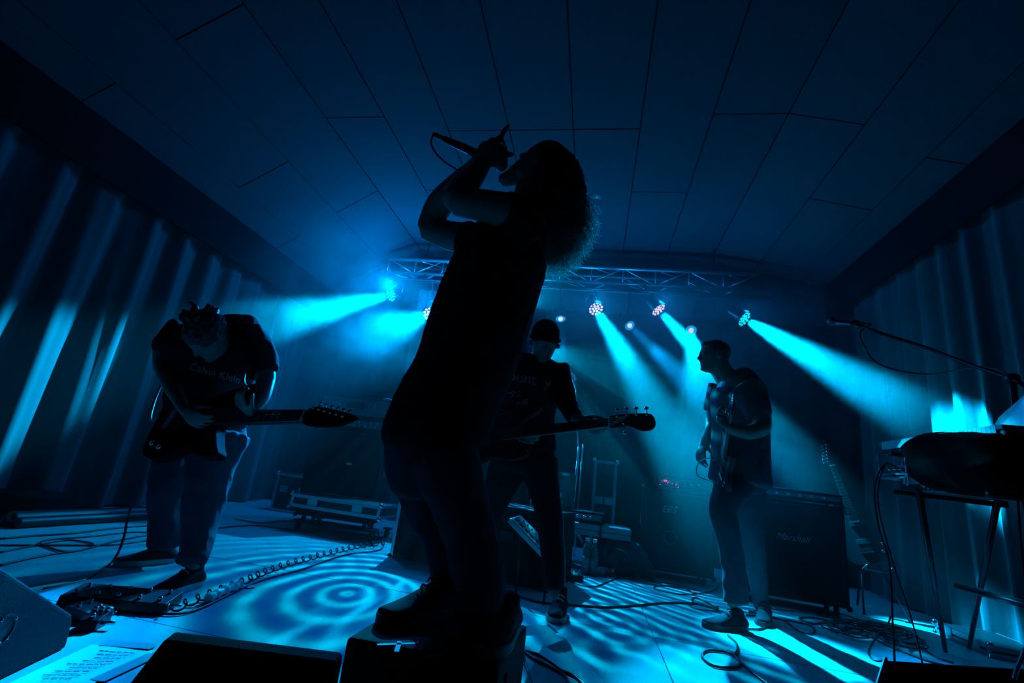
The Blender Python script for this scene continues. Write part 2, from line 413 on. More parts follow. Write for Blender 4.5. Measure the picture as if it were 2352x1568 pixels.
def fingers(mb, Fm, curl=(50, 55, 55, 50), spread=4, thumb=(35, 30), mirror=1, s=1.0, straight=None):
    """hand: frame x = along the fingers, y = towards the thumb, -z = palm side; palm, four fingers, thumb"""
    W = Fm @ Matrix.Scale(s, 4); up = Vector(Fm.col[2][:3])
    def L(P): mb_l = [((W @ p), r * s, r2 * s) for p, r, r2 in P]; limb(mb, mb_l, n=10, k=3, side=up)
    L([(Vector((-.03, 0, 0)), .026, .019), (Vector((0, 0, 0)), .028, .019), (Vector((.045, .002 * mirror, .002)), .040, .016), (Vector((.085, .0, .002)), .040, .013)])
    bases = [(.090, .032), (.094, .011), (.090, -.011), (.082, -.031)]; lens = [(.042, .025, .019), (.046, .028, .020), (.043, .026, .019), (.033, .020, .017)]
    for k in range(4):
        b, ln = bases[k], lens[k]; p = Vector((b[0] - .012, b[1] * mirror, 0)); ang = 0; yaw = math.radians(spread * (1.5 - k)) * mirror
        cu = 8 if straight == k else curl[k]; P = [(p.copy(), .0098, .0098)]; step = (.35, 1.0, .8)
        for q in range(3):
            ang += math.radians(cu * step[q]) if q else math.radians(cu * .75)
            d = Vector((math.cos(ang) * math.cos(yaw), math.cos(ang) * math.sin(yaw), -math.sin(ang)))
            p = p + d * ln[q] + (Vector((.012, 0, 0)) if q == 0 else Vector()); r = (.0090, .0083, .0070)[q]; P.append((p.copy(), r, r))
        L(P)
    a, b = math.radians(thumb[0]), math.radians(thumb[1]); p = Vector((.018, .022 * mirror, -.004))
    P = [(p.copy(), .015, .013)]
    for q, ln in enumerate((.040, .032, .026)):
        an = a - q * math.radians(14); d = Vector((math.cos(an) * math.cos(b * q * .6), math.sin(an) * mirror * math.cos(b * q * .6), -math.sin(b * (.5 + q * .6))))
        p = p + d * ln; P.append((p.copy(), (.0125, .0105, .0088)[q], (.0125, .0105, .0088)[q]))
    L(P)
def shoe(name, parent, heel, toe, up=(0, 0, 1), w=0.048, canvas='canvas_shoe', sole='sole_white', lace='lace', ankle_h=.10):
    """low canvas shoe from heel to toe, standing on its sole: upper, sole, laces"""
    heel, toe = Vector(heel), Vector(toe); L = (toe - heel).length; Fm = frame(heel, toe - heel, up)
    def out(sc): return smooth_outline([(0.0 * L, 0), (.04 * L, w * .62 * sc), (.3 * L, w * .78 * sc), (.68 * L, w * 1.02 * sc), (.9 * L, w * .78 * sc), (1.0 * L, 0), (.9 * L, -w * .78 * sc), (.68 * L, -w * 1.02 * sc), (.3 * L, -w * .78 * sc), (.04 * L, -w * .62 * sc)], 4)
    r = MB(Fm); r.prism(out(1.06), 0, .028); so = r.build(name + '_tmp', sole, parent, bevel=.004); so.name = 'sole'
    u = MB()
    prof = [(.06, .045, .040, .85), (.16, .068, .043, .85), (.30, .075, .042, .8), (.5, .055, .043, .7), (.68, .036, .046, .55), (.82, .028, .043, .5), (.93, .024, .033, .45)]
    P = []
    for t, h, ww, _ in prof: P.append((Fm @ Vector((t * L, 0, .018 + h * .45)), ww * w / .048, h * .62))
    limb(u, P, n=20, k=5, capk=.8, side=Vector(Fm.col[2][:3]))
    up_ = Vector(Fm.col[2][:3])
    limb(u, [(Fm @ Vector((.22 * L, 0, .05)), .036, .046), (Fm @ Vector((.20 * L, 0, ankle_h)), .036, .042)], n=16, k=3, side=Vector(Fm.col[0][:3]))
    organic('upper', u, canvas, parent, voxel=.006, smooth=3)
    for q in range(4):
        t = .36 + .085 * q; z = .018 + .078 - .012 * q - .004 * q * q + .012
        lc = MB(Fm); lc.tube([(t * L, -.026, z - .014), (t * L + .008, -.010, z), (t * L + .012, .010, z), (t * L, .026, z - .014)], .0032, 6)
        lc.build('lace', lace, parent, smooth=True)

# ------------------------------------------------------------------ the room
XL, XR, YB, YF = -4.36, 3.08, 6.30, -1.0
PL, PR = -4.06, 2.80                          # the pelmets over the side curtains
HC = 3.16                                     # flat ceiling above the camera
XB1, XB2 = -0.897 * HC, 0.44 * HC             # where the flat ceiling starts to slope
ZC = 0.72 + HC
def ceil_z(x): 
    if x < XB1: return ZC + (x - XB1) * 0.66
    if x > XB2: return ZC - (x - XB2) * (ZC - 0.72 - 2.85) / (PR - XB2)
    return ZC
# floor: stage decks laid edge to edge
fb = MB(); fb.bx(XL - .1, XR + .1, YF, YB + .1, -0.08, -0.012)
floor = tag(fb.build('floor', 'joint'), kind='structure')
G = 1.065; deck_me = None
xs = [0.385 + G * k for k in range(-5, 4)]; ys = [2.92 + G * k for k in range(-4, 5)]
for a in range(len(xs) - 1):
    for b in range(len(ys) - 1):
        x0, x1 = max(xs[a], XL - .05), min(xs[a + 1], XR + .05); y0, y1 = max(ys[b], YF), min(ys[b + 1], YB + .05)
        if x1 - x0 < .05 or y1 - y0 < .05: continue
        full = abs(x1 - x0 - G) < 1e-4 and abs(y1 - y0 - G) < 1e-4
        lift = -0.0015 * rng.random()
        if full and deck_me:
            o = bpy.data.objects.new('deck_panel', deck_me); C.objects.link(o); _parent(o, floor, Vector(((x0 + x1) / 2, (y0 + y1) / 2, -0.014 + lift)))
        else:
            p = MB(); p.bx(x0 + .002, x1 - .002, y0 + .002, y1 - .002, -0.014, 0.0); o = p.build('deck_panel', 'deck', floor, bevel=.0015, seg=1)
            o.location.z += lift
            if full: deck_me = o.data
# ceiling: boards with open joints, flat in the middle, sloping to both walls
cb = MB()
for xa, xb in ((XL - .1, XB1), (XB1, XB2), (XB2, XR + .1)):
    za, zb = ceil_z(xa), ceil_z(xb)
    V = [(xa, YF, za + .02), (xb, YF, zb + .02), (xb, YB + .1, zb + .02), (xa, YB + .1, za + .02)]
    V += [(v[0], v[1], v[2] + .08) for v in V]
    cb.add(V, [(3, 2, 1, 0), (4, 5, 6, 7), (0, 1, 5, 4), (1, 2, 6, 5), (2, 3, 7, 6), (3, 0, 4, 7)])
ceiling = tag(cb.build('ceiling', 'joint'), kind='structure')
sx = [-.897, -.70, -.513, -.32, -.127, .065, .252, .44]
strips = [(sx[i] * HC, sx[i + 1] * HC, [1.113, 1.493, 1.175, 1.175, 1.175, 1.485, 1.123][i] * HC) for i in range(7)]
sl = .155 * HC
strips += [(XB1 - sl, XB1, 1.50 * HC), (XB1 - 2 * sl, XB1 - sl, 1.19 * HC), (XL, XB1 - 2 * sl, 1.52 * HC)]
strips += [(XB2, XB2 + .56, 1.123 * HC), (XB2 + .56, XB2 + 1.12, 1.45 * HC), (XB2 + 1.12, XR, 1.2 * HC)]
for xa, xb, y0 in strips:
    ya = y0 - 2.4 * 2
    while ya < YB:
        yb = min(ya + 2.4, YB); a = max(ya, YF)
        if yb - a > .05:
            e = .006; za, zb = ceil_z(xa + e), ceil_z(xb - e); j = -0.003 * rng.random()
            V = [(xa + e, a + e, za + j), (xb - e, a + e, zb + j), (xb - e, yb - e, zb + j), (xa + e, yb - e, za + j)]
            V += [(v[0], v[1], v[2] + .018) for v in V]
            p = MB(); p.add(V, [(3, 2, 1, 0), (4, 5, 6, 7), (0, 1, 5, 4), (1, 2, 6, 5), (2, 3, 7, 6), (3, 0, 4, 7)])
            p.build('ceiling_board', 'ceiling_board', ceiling)
        ya += 2.4
for nm, b in (('wall_left', (XL - .1, XL, YF, YB, 0, ceil_z(XL) + .05)), ('wall_right', (XR, XR + .1, YF, YB, 0, ceil_z(XR) + .05)), ('wall_back', (XL - .1, XR + .1, YB, YB + .1, 0, ZC + .05))):
    q = MB(); q.bx(*b); tag(q.build(nm, 'wall_paint'), kind='structure')

for nm, x, sg in (('trim_1', PL, -1), ('trim_2', PR, 1)):
    q = MB(); a, b = sorted((x, x + sg * .03)); q.bx(a, b, YF, YB, ceil_z(x) - .45, ceil_z(x) + .02); tag(q.build(nm, 'black_curtain'), kind='structure')
def drape(name, p0, p1, z0, z1, waves, amp, m, label, seed, nrm, thick=.006):
    """a pleated stage curtain hanging from a rail between two floor points"""
    r = np.random.default_rng(seed); p0, p1, nrm = Vector(p0), Vector(p1), Vector(nrm)
    L = (p1 - p0).length; n = int(waves * 14); nz = 22
    ph = np.cumsum(r.uniform(.55, 1.5, n + 1)); ph = ph / ph[-1] * waves * 2 * math.pi
    am = np.interp(np.arange(n + 1), np.linspace(0, n, int(waves) + 2), r.uniform(.55, 1.25, int(waves) + 2))
    V = []
    for s_ in (0, 1):
        for i in range(nz + 1):
            t = i / nz; z = z0 + (z1 - z0) * t
            for k in range(n + 1):
                u = k / n; wv = math.sin(ph[k] + .5 * math.sin(3 * t + ph[k] * .13)) + .3 * math.sin(2.3 * ph[k] + 1.7 + t)
                off = amp * am[k] * wv * (1 - .35 * t) + s_ * thick
                p = p0 + (p1 - p0) * u + nrm * off; V.append((p.x, p.y, z if z1 is not None else z))
    N = (nz + 1) * (n + 1); F = []
    for i in range(nz):
        for k in range(n):
            a = i * (n + 1) + k; F.append((a, a + 1, a + n + 2, a + n + 1)); F.append((N + a, N + a + n + 1, N + a + n + 2, N + a + 1))
    o = link_mesh(name, V, F, m, None, smooth=True); return tag(o, label, 'curtain')
drape('stage_curtain', (XL + .13, -.6, 0), (XL + .13, 5.9, 0), .02, ceil_z(XL + .13) - .06, 17, .075, 'curtain', 'long pleated grey stage curtain along the left wall behind the bent guitarist', 3, (1, 0, 0))
drape('stage_curtain', (XR - .15, .3, 0), (XR - .15, 5.9, 0), .02, ceil_z(XR - .15) - .05, 17, .045, 'curtain', 'pleated grey stage curtain on the right wall behind the keyboard stand', 11, (-1, 0, 0))
drape('backdrop', (XL + .35, YB - .12, 0), (XR - .35, YB - .12, 0), .02, ZC - .9, 26, .035, 'black_curtain', 'black pleated backdrop across the rear of the stage behind the amplifiers', 5, (0, -1, 0))
drape('side_curtain', (-2.60, 6.02, 0), (-2.32, 6.02, 0), .02, 3.1, 2, .03, 'curtain', 'narrow pale curtain leg hanging beside the backdrop left of the singer', 9, (0, -1, 0))

# ------------------------------------------------------------------ the truss and its lamps
TY = 5.86
tl, tr = at(896, 590, TY), at(1742, 636, TY); tz = (tl.z + tr.z) / 2; bz = (at(900, 629, TY).z + at(1740, 663, TY).z) / 2
truss = thing('lighting_truss', 'square aluminium truss spanning the ceiling above the row of lamps', 'truss', ((tl.x + tr.x) / 2, TY, bz))
for y in (TY, TY + .27):
    for z in (tz, bz):
        c = MB(); c.cyl((tl.x, y, z), (tr.x, y, z), .024, n=12); c.build('chord', 'aluminium', truss, smooth=True)
nb = 12; dx = (tr.x - tl.x) / nb
for k in range(nb):
    x0 = tl.x + k * dx; x1 = x0 + dx; xm = (x0 + x1) / 2
    for y in (TY, TY + .27):
        a, b = ((x0, y, bz), (x1, y, tz)) if k % 2 else ((x0, y, tz), (x1, y, bz))
        c = MB(); c.cyl(a, b, .009, n=8); c.build('brace', 'aluminium', truss, smooth=True)
    c = MB(); c.cyl((x0, TY, tz if k % 2 else bz), (x1, TY + .27, tz if k % 2 else bz), .008, n=6); c.build('brace', 'aluminium', truss, smooth=True)
    c = MB(); c.cyl((x0, TY, bz), (x0, TY, tz), .008, n=6); c.build('upright', 'aluminium', truss, smooth=True)
for x in (tl.x + .5, tr.x - .5, (tl.x + tr.x) / 2):
    c = MB(); c.cyl((x, TY + .13, tz), (x, TY + .13, ceil_z(x)), .008, n=6); c.build('suspension_rod', 'black_metal', truss)
# pipe carrying the lamps, hung below the truss
barz = bz - .16
pipe = MB(); pipe.cyl((-3.0, TY - .16, barz), (1.95, TY - .16, barz), .022, n=12)
for x in (-2.5, -.9, .5, 1.7): pipe.cyl((x, TY - .16, barz), (x, TY, bz), .012, n=8)
tag(pipe.build('lamp_pipe', 'black_metal', smooth=True), 'thin black pipe hung under the truss carrying the row of lamps', 'pipe')

def par(lo, tg, label, r=.095, lens='led_lens', halo=False, n_ring=(1, 6, 11), group=None):
    """LED par can: body, yoke, clamp, a face full of lenses"""
    d = (Vector(tg) - Vector(lo)).normalized(); face = Vector(lo)
    t = thing('stage_lamp', label, 'lamp', face - d * .12)
    if group: t['group'] = group
    b = MB(); b.lathe([(r * .55, -.20), (r * .8, -.17), (r * .98, -.06), (r * 1.04, -.005), (r * 1.04, .02), (r * .96, .02), (r * .96, .002)], face, d, 28)
    b.build('housing', 'black_metal', t, smooth=False)
    Fm = frame(face, d, (0, 0, 1))
    if halo:
        h = MB(); h.lathe([(r * .93, .003), (r * .93, .006)], face, d, 24); h.build('lens', 'halo_lens', t)
        h = MB(); h.ball(face + d * .01, r * .45, 14); h.build('bulb', 'led_lens', t, smooth=True)
    else:
        k = 0
        for q, n in enumerate(n_ring):
            for i in range(n):
                a = 2 * math.pi * i / n + q * .3; rr = q * r * .40
                l = MB(); l.lathe([(r * .165, .002), (r * .150, .010), (r * .08, .014)], Fm @ Vector((0, rr * math.cos(a), rr * math.sin(a))), d, 10)
                l.build('lens', lens, t); k += 1
    yk = MB(); s_ = Vector(Fm.col[1][:3]); c0 = face - d * .09; top = Vector((c0.x, TY - .16, barz))
    up = (top - c0).normalized() if (top - c0).length > .1 else Vector((0, 0, 1)); cc = c0 + up * (r + .07)
    yk.tube([c0 + s_ * (r + .015), c0 + s_ * (r + .02) + up * (r * .6), cc + s_ * (r * .5), cc, cc - s_ * (r * .5), c0 - s_ * (r + .02) + up * (r * .6), c0 - s_ * (r + .015)], .008, 6)
    yk.tube([cc, top], .010, 6); yk.build('yoke', 'black_metal', t)
    return t
plab = ['large LED lamp at the left end of the pipe, aimed at the left curtain', 'LED lamp peeping out left of the singer’s chest, aimed down left', 'LED lamp half hidden by the singer’s back, above the beanie',
        'large LED lamp with lens cluster above the bass player’s headstock', 'large LED lamp with lens cluster up and left of the short-haired guitarist', 'LED lamp at the right end of the pipe, aimed at the right curtain']
plab = [s.replace('’', "'") for s in plab]
for i, (n, lo, tg, e, a, c) in enumerate(PARS):
    d = (Vector(tg) - Vector(lo)).normalized()
    par(Vector(lo) - d * .05, Vector(tg), plab[i], lens='led_lens_cyan' if i in (0, 5) else 'led_lens')
slab = ['small round lamp shining beside the bass player\'s beanie', 'small round lamp low between the two largest lamp clusters', 'small round lamp just above the short-haired guitarist\'s head']
for i, (lo, tg, e, a, c) in enumerate(SMALL):
    d = (Vector(tg) - Vector(lo)).normalized()
    par(Vector(lo) - d * .06, Vector(tg), slab[i], r=.072, halo=True)

# ------------------------------------------------------------------ haze in the air over the stage
def volume(name, dens, build, aniso=.25, col=(1, 1, 1), noise=None):
    m = bpy.data.materials.new(name); m.use_nodes = True; nt = m.node_tree; nt.nodes.clear()
    o = nt.nodes.new('ShaderNodeOutputMaterial'); s = nt.nodes.new('ShaderNodeVolumeScatter')
    s.inputs['Color'].default_value = (*col, 1); s.inputs['Density'].default_value = dens; s.inputs['Anisotropy'].default_value = aniso
    nt.links.new(s.outputs[0], o.inputs['Volume'])
    if noise:
        tc = nt.nodes.new('ShaderNodeTexCoord'); n = nt.nodes.new('ShaderNodeTexNoise'); n.inputs['Scale'].default_value = noise[0]; n.inputs['Detail'].default_value = 5
        n.inputs['Distortion'].default_value = .6
        r = nt.nodes.new('ShaderNodeMapRange'); r.inputs[1].default_value = noise[1]; r.inputs[2].default_value = noise[2]; r.inputs[3].default_value = 0; r.inputs[4].default_value = dens
        nt.links.new(tc.outputs['Object'], n.inputs['Vector']); nt.links.new(n.outputs['Fac'], r.inputs[0]); nt.links.new(r.outputs[0], s.inputs['Density'])
    MATS[name] = m
    return build.build(name, name)
hz = MB(); e = .01
prof = [(XL + e, 0.0 + e), (XR - e, e), (XR - e, ceil_z(XR) - e), (XB2, ZC - e), (XB1, ZC - e), (XL + e, ceil_z(XL) - e)]
V = [(x, 2.0, z) for x, z in prof] + [(x, YB - .01, z) for x, z in prof]; n = 6
hz.add(V, [tuple(range(n - 1, -1, -1))[::-1], tuple(range(n, 2 * n))[::-1]] + [(i, n + i, n + (i + 1) % n, (i + 1) % n) for i in range(n)])
HZ = volume('haze', .007, hz); tag(HZ, 'thin blue haze filling the whole stage from floor to ceiling', 'haze', kind='stuff')

def cloud(c, r, dens, nsc, thr, seed, label, rot=0.0):
    """thicker smoke hanging in one part of the room: an ellipsoid fading to nothing at its rim"""
    q = MB(); q.ball((0, 0, 0), 1.0, 20); me = bpy.data.meshes.new('smoke'); me.from_pydata(q.V, [], q.F); me.update()
    o = bpy.data.objects.new('smoke', me); C.objects.link(o); o.location = c; o.scale = r; o.rotation_euler = (0, 0, rot)
    m = bpy.data.materials.new('smoke'); m.use_nodes = True; nt = m.node_tree; nt.nodes.clear()
    out = nt.nodes.new('ShaderNodeOutputMaterial'); s_ = nt.nodes.new('ShaderNodeVolumeScatter'); s_.inputs['Anisotropy'].default_value = .25
    nt.links.new(s_.outputs[0], out.inputs['Volume']); tc = nt.nodes.new('ShaderNodeTexCoord')
    g = nt.nodes.new('ShaderNodeTexGradient'); g.gradient_type = 'SPHERICAL'; nt.links.new(tc.outputs['Object'], g.inputs[0])
    ge = nt.nodes.new('ShaderNodeNewGeometry'); mp = nt.nodes.new('ShaderNodeMapping'); mp.inputs['Location'].default_value = (seed, seed * .7, 0); nt.links.new(ge.outputs['Position'], mp.inputs[0])
    n = nt.nodes.new('ShaderNodeTexNoise'); n.inputs['Scale'].default_value = nsc; n.inputs['Detail'].default_value = 2
    nt.links.new(mp.outputs[0], n.inputs['Vector'])
    r_ = nt.nodes.new('ShaderNodeMapRange'); r_.inputs[1].default_value = thr[0]; r_.inputs[2].default_value = thr[1]; r_.inputs[3].default_value = .15; r_.inputs[4].default_value = 1
    nt.links.new(n.outputs['Fac'], r_.inputs[0])
    ml = nt.nodes.new('ShaderNodeMath'); ml.operation = 'MULTIPLY'; nt.links.new(g.outputs['Fac'], ml.inputs[0]); nt.links.new(r_.outputs[0], ml.inputs[1])
    m2 = nt.nodes.new('ShaderNodeMath'); m2.operation = 'MULTIPLY'; m2.inputs[1].default_value = dens; nt.links.new(ml.outputs[0], m2.inputs[0]); nt.links.new(m2.outputs[0], s_.inputs['Density'])
    me.materials.append(m); m.cycles.volume_step_rate = 4.0; WLOC[o.name] = Vector(c); tag(o, label, 'smoke', kind='stuff'); return o
cloud((-2.95, 4.75, 2.35), (1.15, 1.5, 1.1), .75, 3.0, (.38, .62), 1.0, 'wispy smoke in the beam of the lamp at the far left')
cloud((.95, 4.5, 1.55), (1.25, 1.35, 1.55), .26, 1.6, (.3, .65), 5.0, 'thick smoke around the short-haired guitarist')
cloud((.45, 5.15, 2.45), (1.5, .9, .75), .60, 2.2, (.3, .65), 9.0, 'smoke drifting under the middle of the truss')
cloud((2.1, 4.9, 2.2), (.9, 1.3, 1.0), .16, 1.8, (.3, .6), 13.0, 'smoke in the beam aimed at the right curtain')

# ------------------------------------------------------------------ the four musicians
def JL(px, py, Y, w): return J(px, py, Y, w * .70)      # legs, well inside the trousers
def person(label, loc): return thing('person', label, 'person', loc)

# --- the singer, close to the camera, leaning back in profile on a low box
BOXZ = 0.27
SG = person('singer in black silhouette leaning back with curly hair, both hands on the microphone', (-.42, 1.55, BOXZ))
b = MB()
limb(b, [J(1000, 1070, 1.61, 78, .15), J(1003, 1000, 1.61, 92, .155), J(1040, 900, 1.61, 90, .14), J(1085, 800, 1.61, 92, .145), J(1118, 700, 1.60, 92, .16), J(1150, 620, 1.60, 90, .175), J(1185, 560, 1.60, 74, .16)], n=24)
limb(b, [J(1185, 560, 1.60, 50), J(1205, 500, 1.60, 40), J(1222, 440, 1.60, 40)])
HS = at(1248, 383, 1.60); fd = at(1171, 321, 1.60) - HS; ud = at(1312, 306, 1.60) - HS
hm = head_piece(b, HS, fd, ud, .95, beard=.4)
limb(b, [J(1200, 396, 1.60, 24, .045), J(1172, 409, 1.60, 19, .036), J(1153, 414, 1.60, 14, .026)])               # dropped jaw and beard
limb(b, [J(1222, 530, 1.46, 42), J(1190, 492, 1.42, 42), J(1120, 474, 1.37, 37), J(1050, 462, 1.34, 33)])          # near upper arm
limb(b, [J(1046, 462, 1.34, 33), J(1070, 428, 1.37, 31), J(1096, 396, 1.43, 23), J(1108, 376, 1.47, 20)])           # near forearm
limb(b, [J(1150, 575, 1.76, 44), J(1090, 552, 1.79, 38), J(1030, 540, 1.80, 33), J(985, 524, 1.80, 29)])            # far upper arm
limb(b, [J(984, 524, 1.80, 27), J(1010, 472, 1.77, 32), J(1050, 425, 1.70, 27), J(1088, 385, 1.62, 19), J(1100, 370, 1.60, 18)])  # far forearm
MICD = at(1000, 311, 1.50) - at(1170, 352, 1.52)
def hand_at(mb, w, k, side_to, **kw):
    """w wrist, k knuckles, side_to: direction in which the thumb lies"""
    x = Vector(k) - Vector(w); z = x.cross(Vector(side_to)); Fm = frame(w, x, z)
    fingers(mb, Fm, **kw)
hand_at(b, at(1106, 384, 1.46), at(1122, 336, 1.45), at(1120, 350, 1.46) - at(1170, 352, 1.44), curl=(60, 45, 50, 55), thumb=(38, 40), s=1.08, straight=0, mirror=-1)
hand_at(b, at(1094, 380, 1.60), at(1140, 355, 1.56), at(1120, 310, 1.56) - at(1130, 360, 1.58), curl=(60, 70, 75, 75), thumb=(25, 40), s=1.05, mirror=1)
# legs under the trousers
limb(b, [JL(975, 1050, 1.72, 60), JL(1030, 1215, 1.71, 42), JL(1040, 1345, 1.70, 26), JL(1030, 1395, 1.69, 24)])
limb(b, [JL(1025, 1050, 1.52, 60), JL(1077, 1215, 1.50, 42), JL(1105, 1400, 1.49, 27), JL(1105, 1450, 1.49, 26)])
organic('body', b, 'skin', SG, .0055, 3)
t = MB()
limb(t, [J(1002, 1015, 1.61, 118, .19), J(1005, 985, 1.61, 120, .19), J(1030, 920, 1.61, 113, .175), J(1067, 840, 1.61, 111, .17), J(1100, 745, 1.60, 112, .17), J(1122, 680, 1.60, 110, .18), J(1140, 630, 1.60, 106, .195), J(1165, 580, 1.60, 98, .19), J(1190, 545, 1.60, 70, .15)], n=28, capk=.25)
limb(t, [J(1215, 545, 1.47, 52), J(1190, 500, 1.43, 50), J(1160, 488, 1.40, 47)], capk=.2)
limb(t, [J(1150, 585, 1.75, 52), J(1095, 560, 1.78, 46), J(1070, 553, 1.79, 44)], capk=.2)
organic('tshirt', t, 'tshirt_black', SG, .008, 4, fold=.006)
t = MB()
limb(t, [J(995, 1000, 1.61, 104, .165), J(985, 1060, 1.62, 96, .165), J(990, 1110, 1.63, 84, .16)], n=24, capk=.3)
limb(t, [J(975, 1060, 1.71, 82, .10), J(998, 1130, 1.71, 76, .10), J(1024, 1215, 1.71, 64, .09), J(1042, 1285, 1.70, 58, .085), J(1042, 1340, 1.70, 51, .08), J(1036, 1372, 1.70, 44, .075)], capk=.2)
limb(t, [J(1020, 1050, 1.52, 76, .10), J(1050, 1130, 1.51, 66, .10), J(1075, 1210, 1.50, 59, .09), J(1096, 1300, 1.50, 57, .085), J(1106, 1355, 1.49, 51, .08), J(1098, 1395, 1.49, 49, .08), J(1108, 1440, 1.49, 52, .08)], capk=.2)
organic('jeans', t, 'denim', SG, .008, 4, fold=.008)
def shoes(parent, pairs, **kw):
    for h, tt in pairs:
        s_ = bpy.data.objects.new('shoe', None); C.objects.link(s_); _parent(s_, parent, Vector(h)); shoe('shoe', s_, h, tt, **kw)
ph = fl(1025, 1408, BOXZ + .002); pt = fl(866, 1436, BOXZ + .002)
L0 = (pt - ph).normalized() * .295
shoes(SG, [(pt - L0, pt)], w=.054, sole='sole_black', lace='lace_black')
pt2 = fl(1105, 1512, BOXZ + .002); L1 = Vector((-.10, -.95, 0)).normalized() * .27
shoes(SG, [(pt2 - L1, pt2)], w=.052, sole='sole_black', lace='lace_black')
# hair: a full mass and loose curls
hb = MB()
limb(hb, [J(1258, 368, 1.60, 30, .085), J(1274, 420, 1.60, 52, .11), J(1276, 475, 1.60, 56, .12), J(1266, 530, 1.60, 58, .12), J(1252, 572, 1.60, 42, .10)], n=24)
limb(hb, [J(1238, 352, 1.60, 12, .05), J(1272, 352, 1.60, 20, .09), J(1302, 392, 1.60, 30, .10), J(1314, 450, 1.60, 30, .10), J(1312, 510, 1.60, 28, .10), J(1294, 560, 1.60, 24, .09)], n=20)
V, Nn, F = remesh(hb, .009, 3)
d = np.array([mnoise.noise(Vector(v) * 45) + .6 * mnoise.noise(Vector(v) * 95) for v in V]); V = V + Nn * (d * .011)[:, None]
hair = link_mesh('hair', V, F, 'hair_dark', SG, smooth=True)
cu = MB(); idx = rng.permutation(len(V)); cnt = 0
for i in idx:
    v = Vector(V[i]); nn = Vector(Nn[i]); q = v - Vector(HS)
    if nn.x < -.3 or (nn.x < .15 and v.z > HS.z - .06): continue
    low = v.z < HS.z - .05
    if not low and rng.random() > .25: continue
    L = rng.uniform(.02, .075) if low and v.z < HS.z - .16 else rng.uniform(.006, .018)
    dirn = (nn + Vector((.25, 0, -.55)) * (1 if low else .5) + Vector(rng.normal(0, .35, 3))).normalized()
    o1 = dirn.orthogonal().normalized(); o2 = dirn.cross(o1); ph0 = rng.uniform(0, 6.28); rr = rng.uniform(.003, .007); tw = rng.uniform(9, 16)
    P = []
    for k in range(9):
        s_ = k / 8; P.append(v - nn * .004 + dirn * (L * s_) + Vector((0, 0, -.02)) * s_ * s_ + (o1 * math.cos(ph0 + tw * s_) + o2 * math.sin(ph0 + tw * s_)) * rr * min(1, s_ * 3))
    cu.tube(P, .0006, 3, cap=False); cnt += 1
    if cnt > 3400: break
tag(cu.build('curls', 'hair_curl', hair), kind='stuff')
# microphone in the hands, with its cable
mic = thing('microphone', 'handheld black microphone in the singer\'s hands, cable looping from its end', 'microphone', at(1080, 342, 1.50))
mA, mB_ = at(1020, 319, 1.50), at(1148, 376, 1.50); ax = (mB_ - mA).normalized(); ml = (mB_ - mA).length
q = MB(); q.lathe([(.010, 0), (.0125, .004), (.0145, .05), (.0185, ml - .03), (.021, ml - .012)], mA, ax, 20); q.build('handle', 'black_metal', mic, smooth=True)
q = MB(); q.ball(mB_ + ax * .006, .026, 18); q.build('grille_ball', 'panel_grey', mic, smooth=True)
q = MB(); q.lathe([(.006, -.055), (.0085, -.05), (.0095, -.03), (.0095, -.004), (.008, 0)], mA, ax, 16); q.build('connector', 'black_metal', mic, smooth=True)
pc = [mA - ax * .052, at(994, 312, 1.50), at(990, 328, 1.50), at(1000, 350, 1.50), at(1022, 372, 1.51), at(1052, 393, 1.54), at(1075, 430, 1.62), at(1110, 520, 1.88), at(1130, 640, 1.92), at(1080, 850, 1.93), at(1020, 1050, 1.94), at(1060, 1250, 1.95), at(1070, 1380, 1.98), fl(1085, 1410, .004)]
q = MB(); q.tube(catmull(pc, 6), .0036, 8); q.build('cable', 'cable', mic, smooth=True)

# --- left guitarist, bent over, facing the camera
LG = person('guitarist in a lettered black t-shirt and jeans, bent head down over a black guitar', (-2.2, 2.35, 0))
b = MB()
limb(b, [J(455, 1010, 2.42, 62, .12), J(458, 960, 2.40, 66, .12), J(470, 900, 2.33, 72, .12), J(485, 840, 2.25, 84, .12), J(495, 790, 2.17, 92, .11), J(492, 768, 2.13, 70, .09)], n=24)
limb(b, [J(490, 790, 2.15, 34), J(482, 778, 2.02, 30)])
LH = at(477, 768, 1.98); head_piece(b, LH, Vector((-.12, -.34, -.93)), Vector((-.05, -.93, .36)), 1.0, beard=.3)
limb(b, [J(407, 780, 2.15, 27), J(385, 795, 2.14, 28), J(374, 826, 2.13, 20), J(374, 850, 2.12, 18)])
limb(b, [J(372, 838, 2.12, 18), J(388, 874, 2.08, 18), J(412, 920, 2.03, 14), J(428, 948, 2.0, 11)])
limb(b, [J(578, 795, 2.16, 30), J(600, 830, 2.17, 28), J(610, 868, 2.16, 21), J(608, 885, 2.15, 19)])
limb(b, [J(610, 880, 2.15, 19), J(600, 912, 2.10, 18), J(582, 936, 2.04, 13), J(572, 945, 2.02, 12)])
hand_at(b, at(428, 945, 2.0), at(452, 968, 1.96), Vector((.3, -.2, .9)), curl=(35, 40, 45, 50), s=.95, thumb=(40, 30))
hand_at(b, at(574, 948, 2.04), at(560, 934, 2.0), Vector((-.6, -.3, .3)), curl=(45, 50, 55, 60), s=.95, mirror=-1)
limb(b, [JL(425, 1020, 2.44, 50), JL(378, 1150, 2.52, 30), JL(378, 1255, 2.56, 20)])
limb(b, [JL(500, 1000, 2.40, 50), JL(470, 1150, 2.36, 30), JL(445, 1300, 2.27, 20)])
organic('body', b, 'skin', LG, .0065, 3)
t = MB()
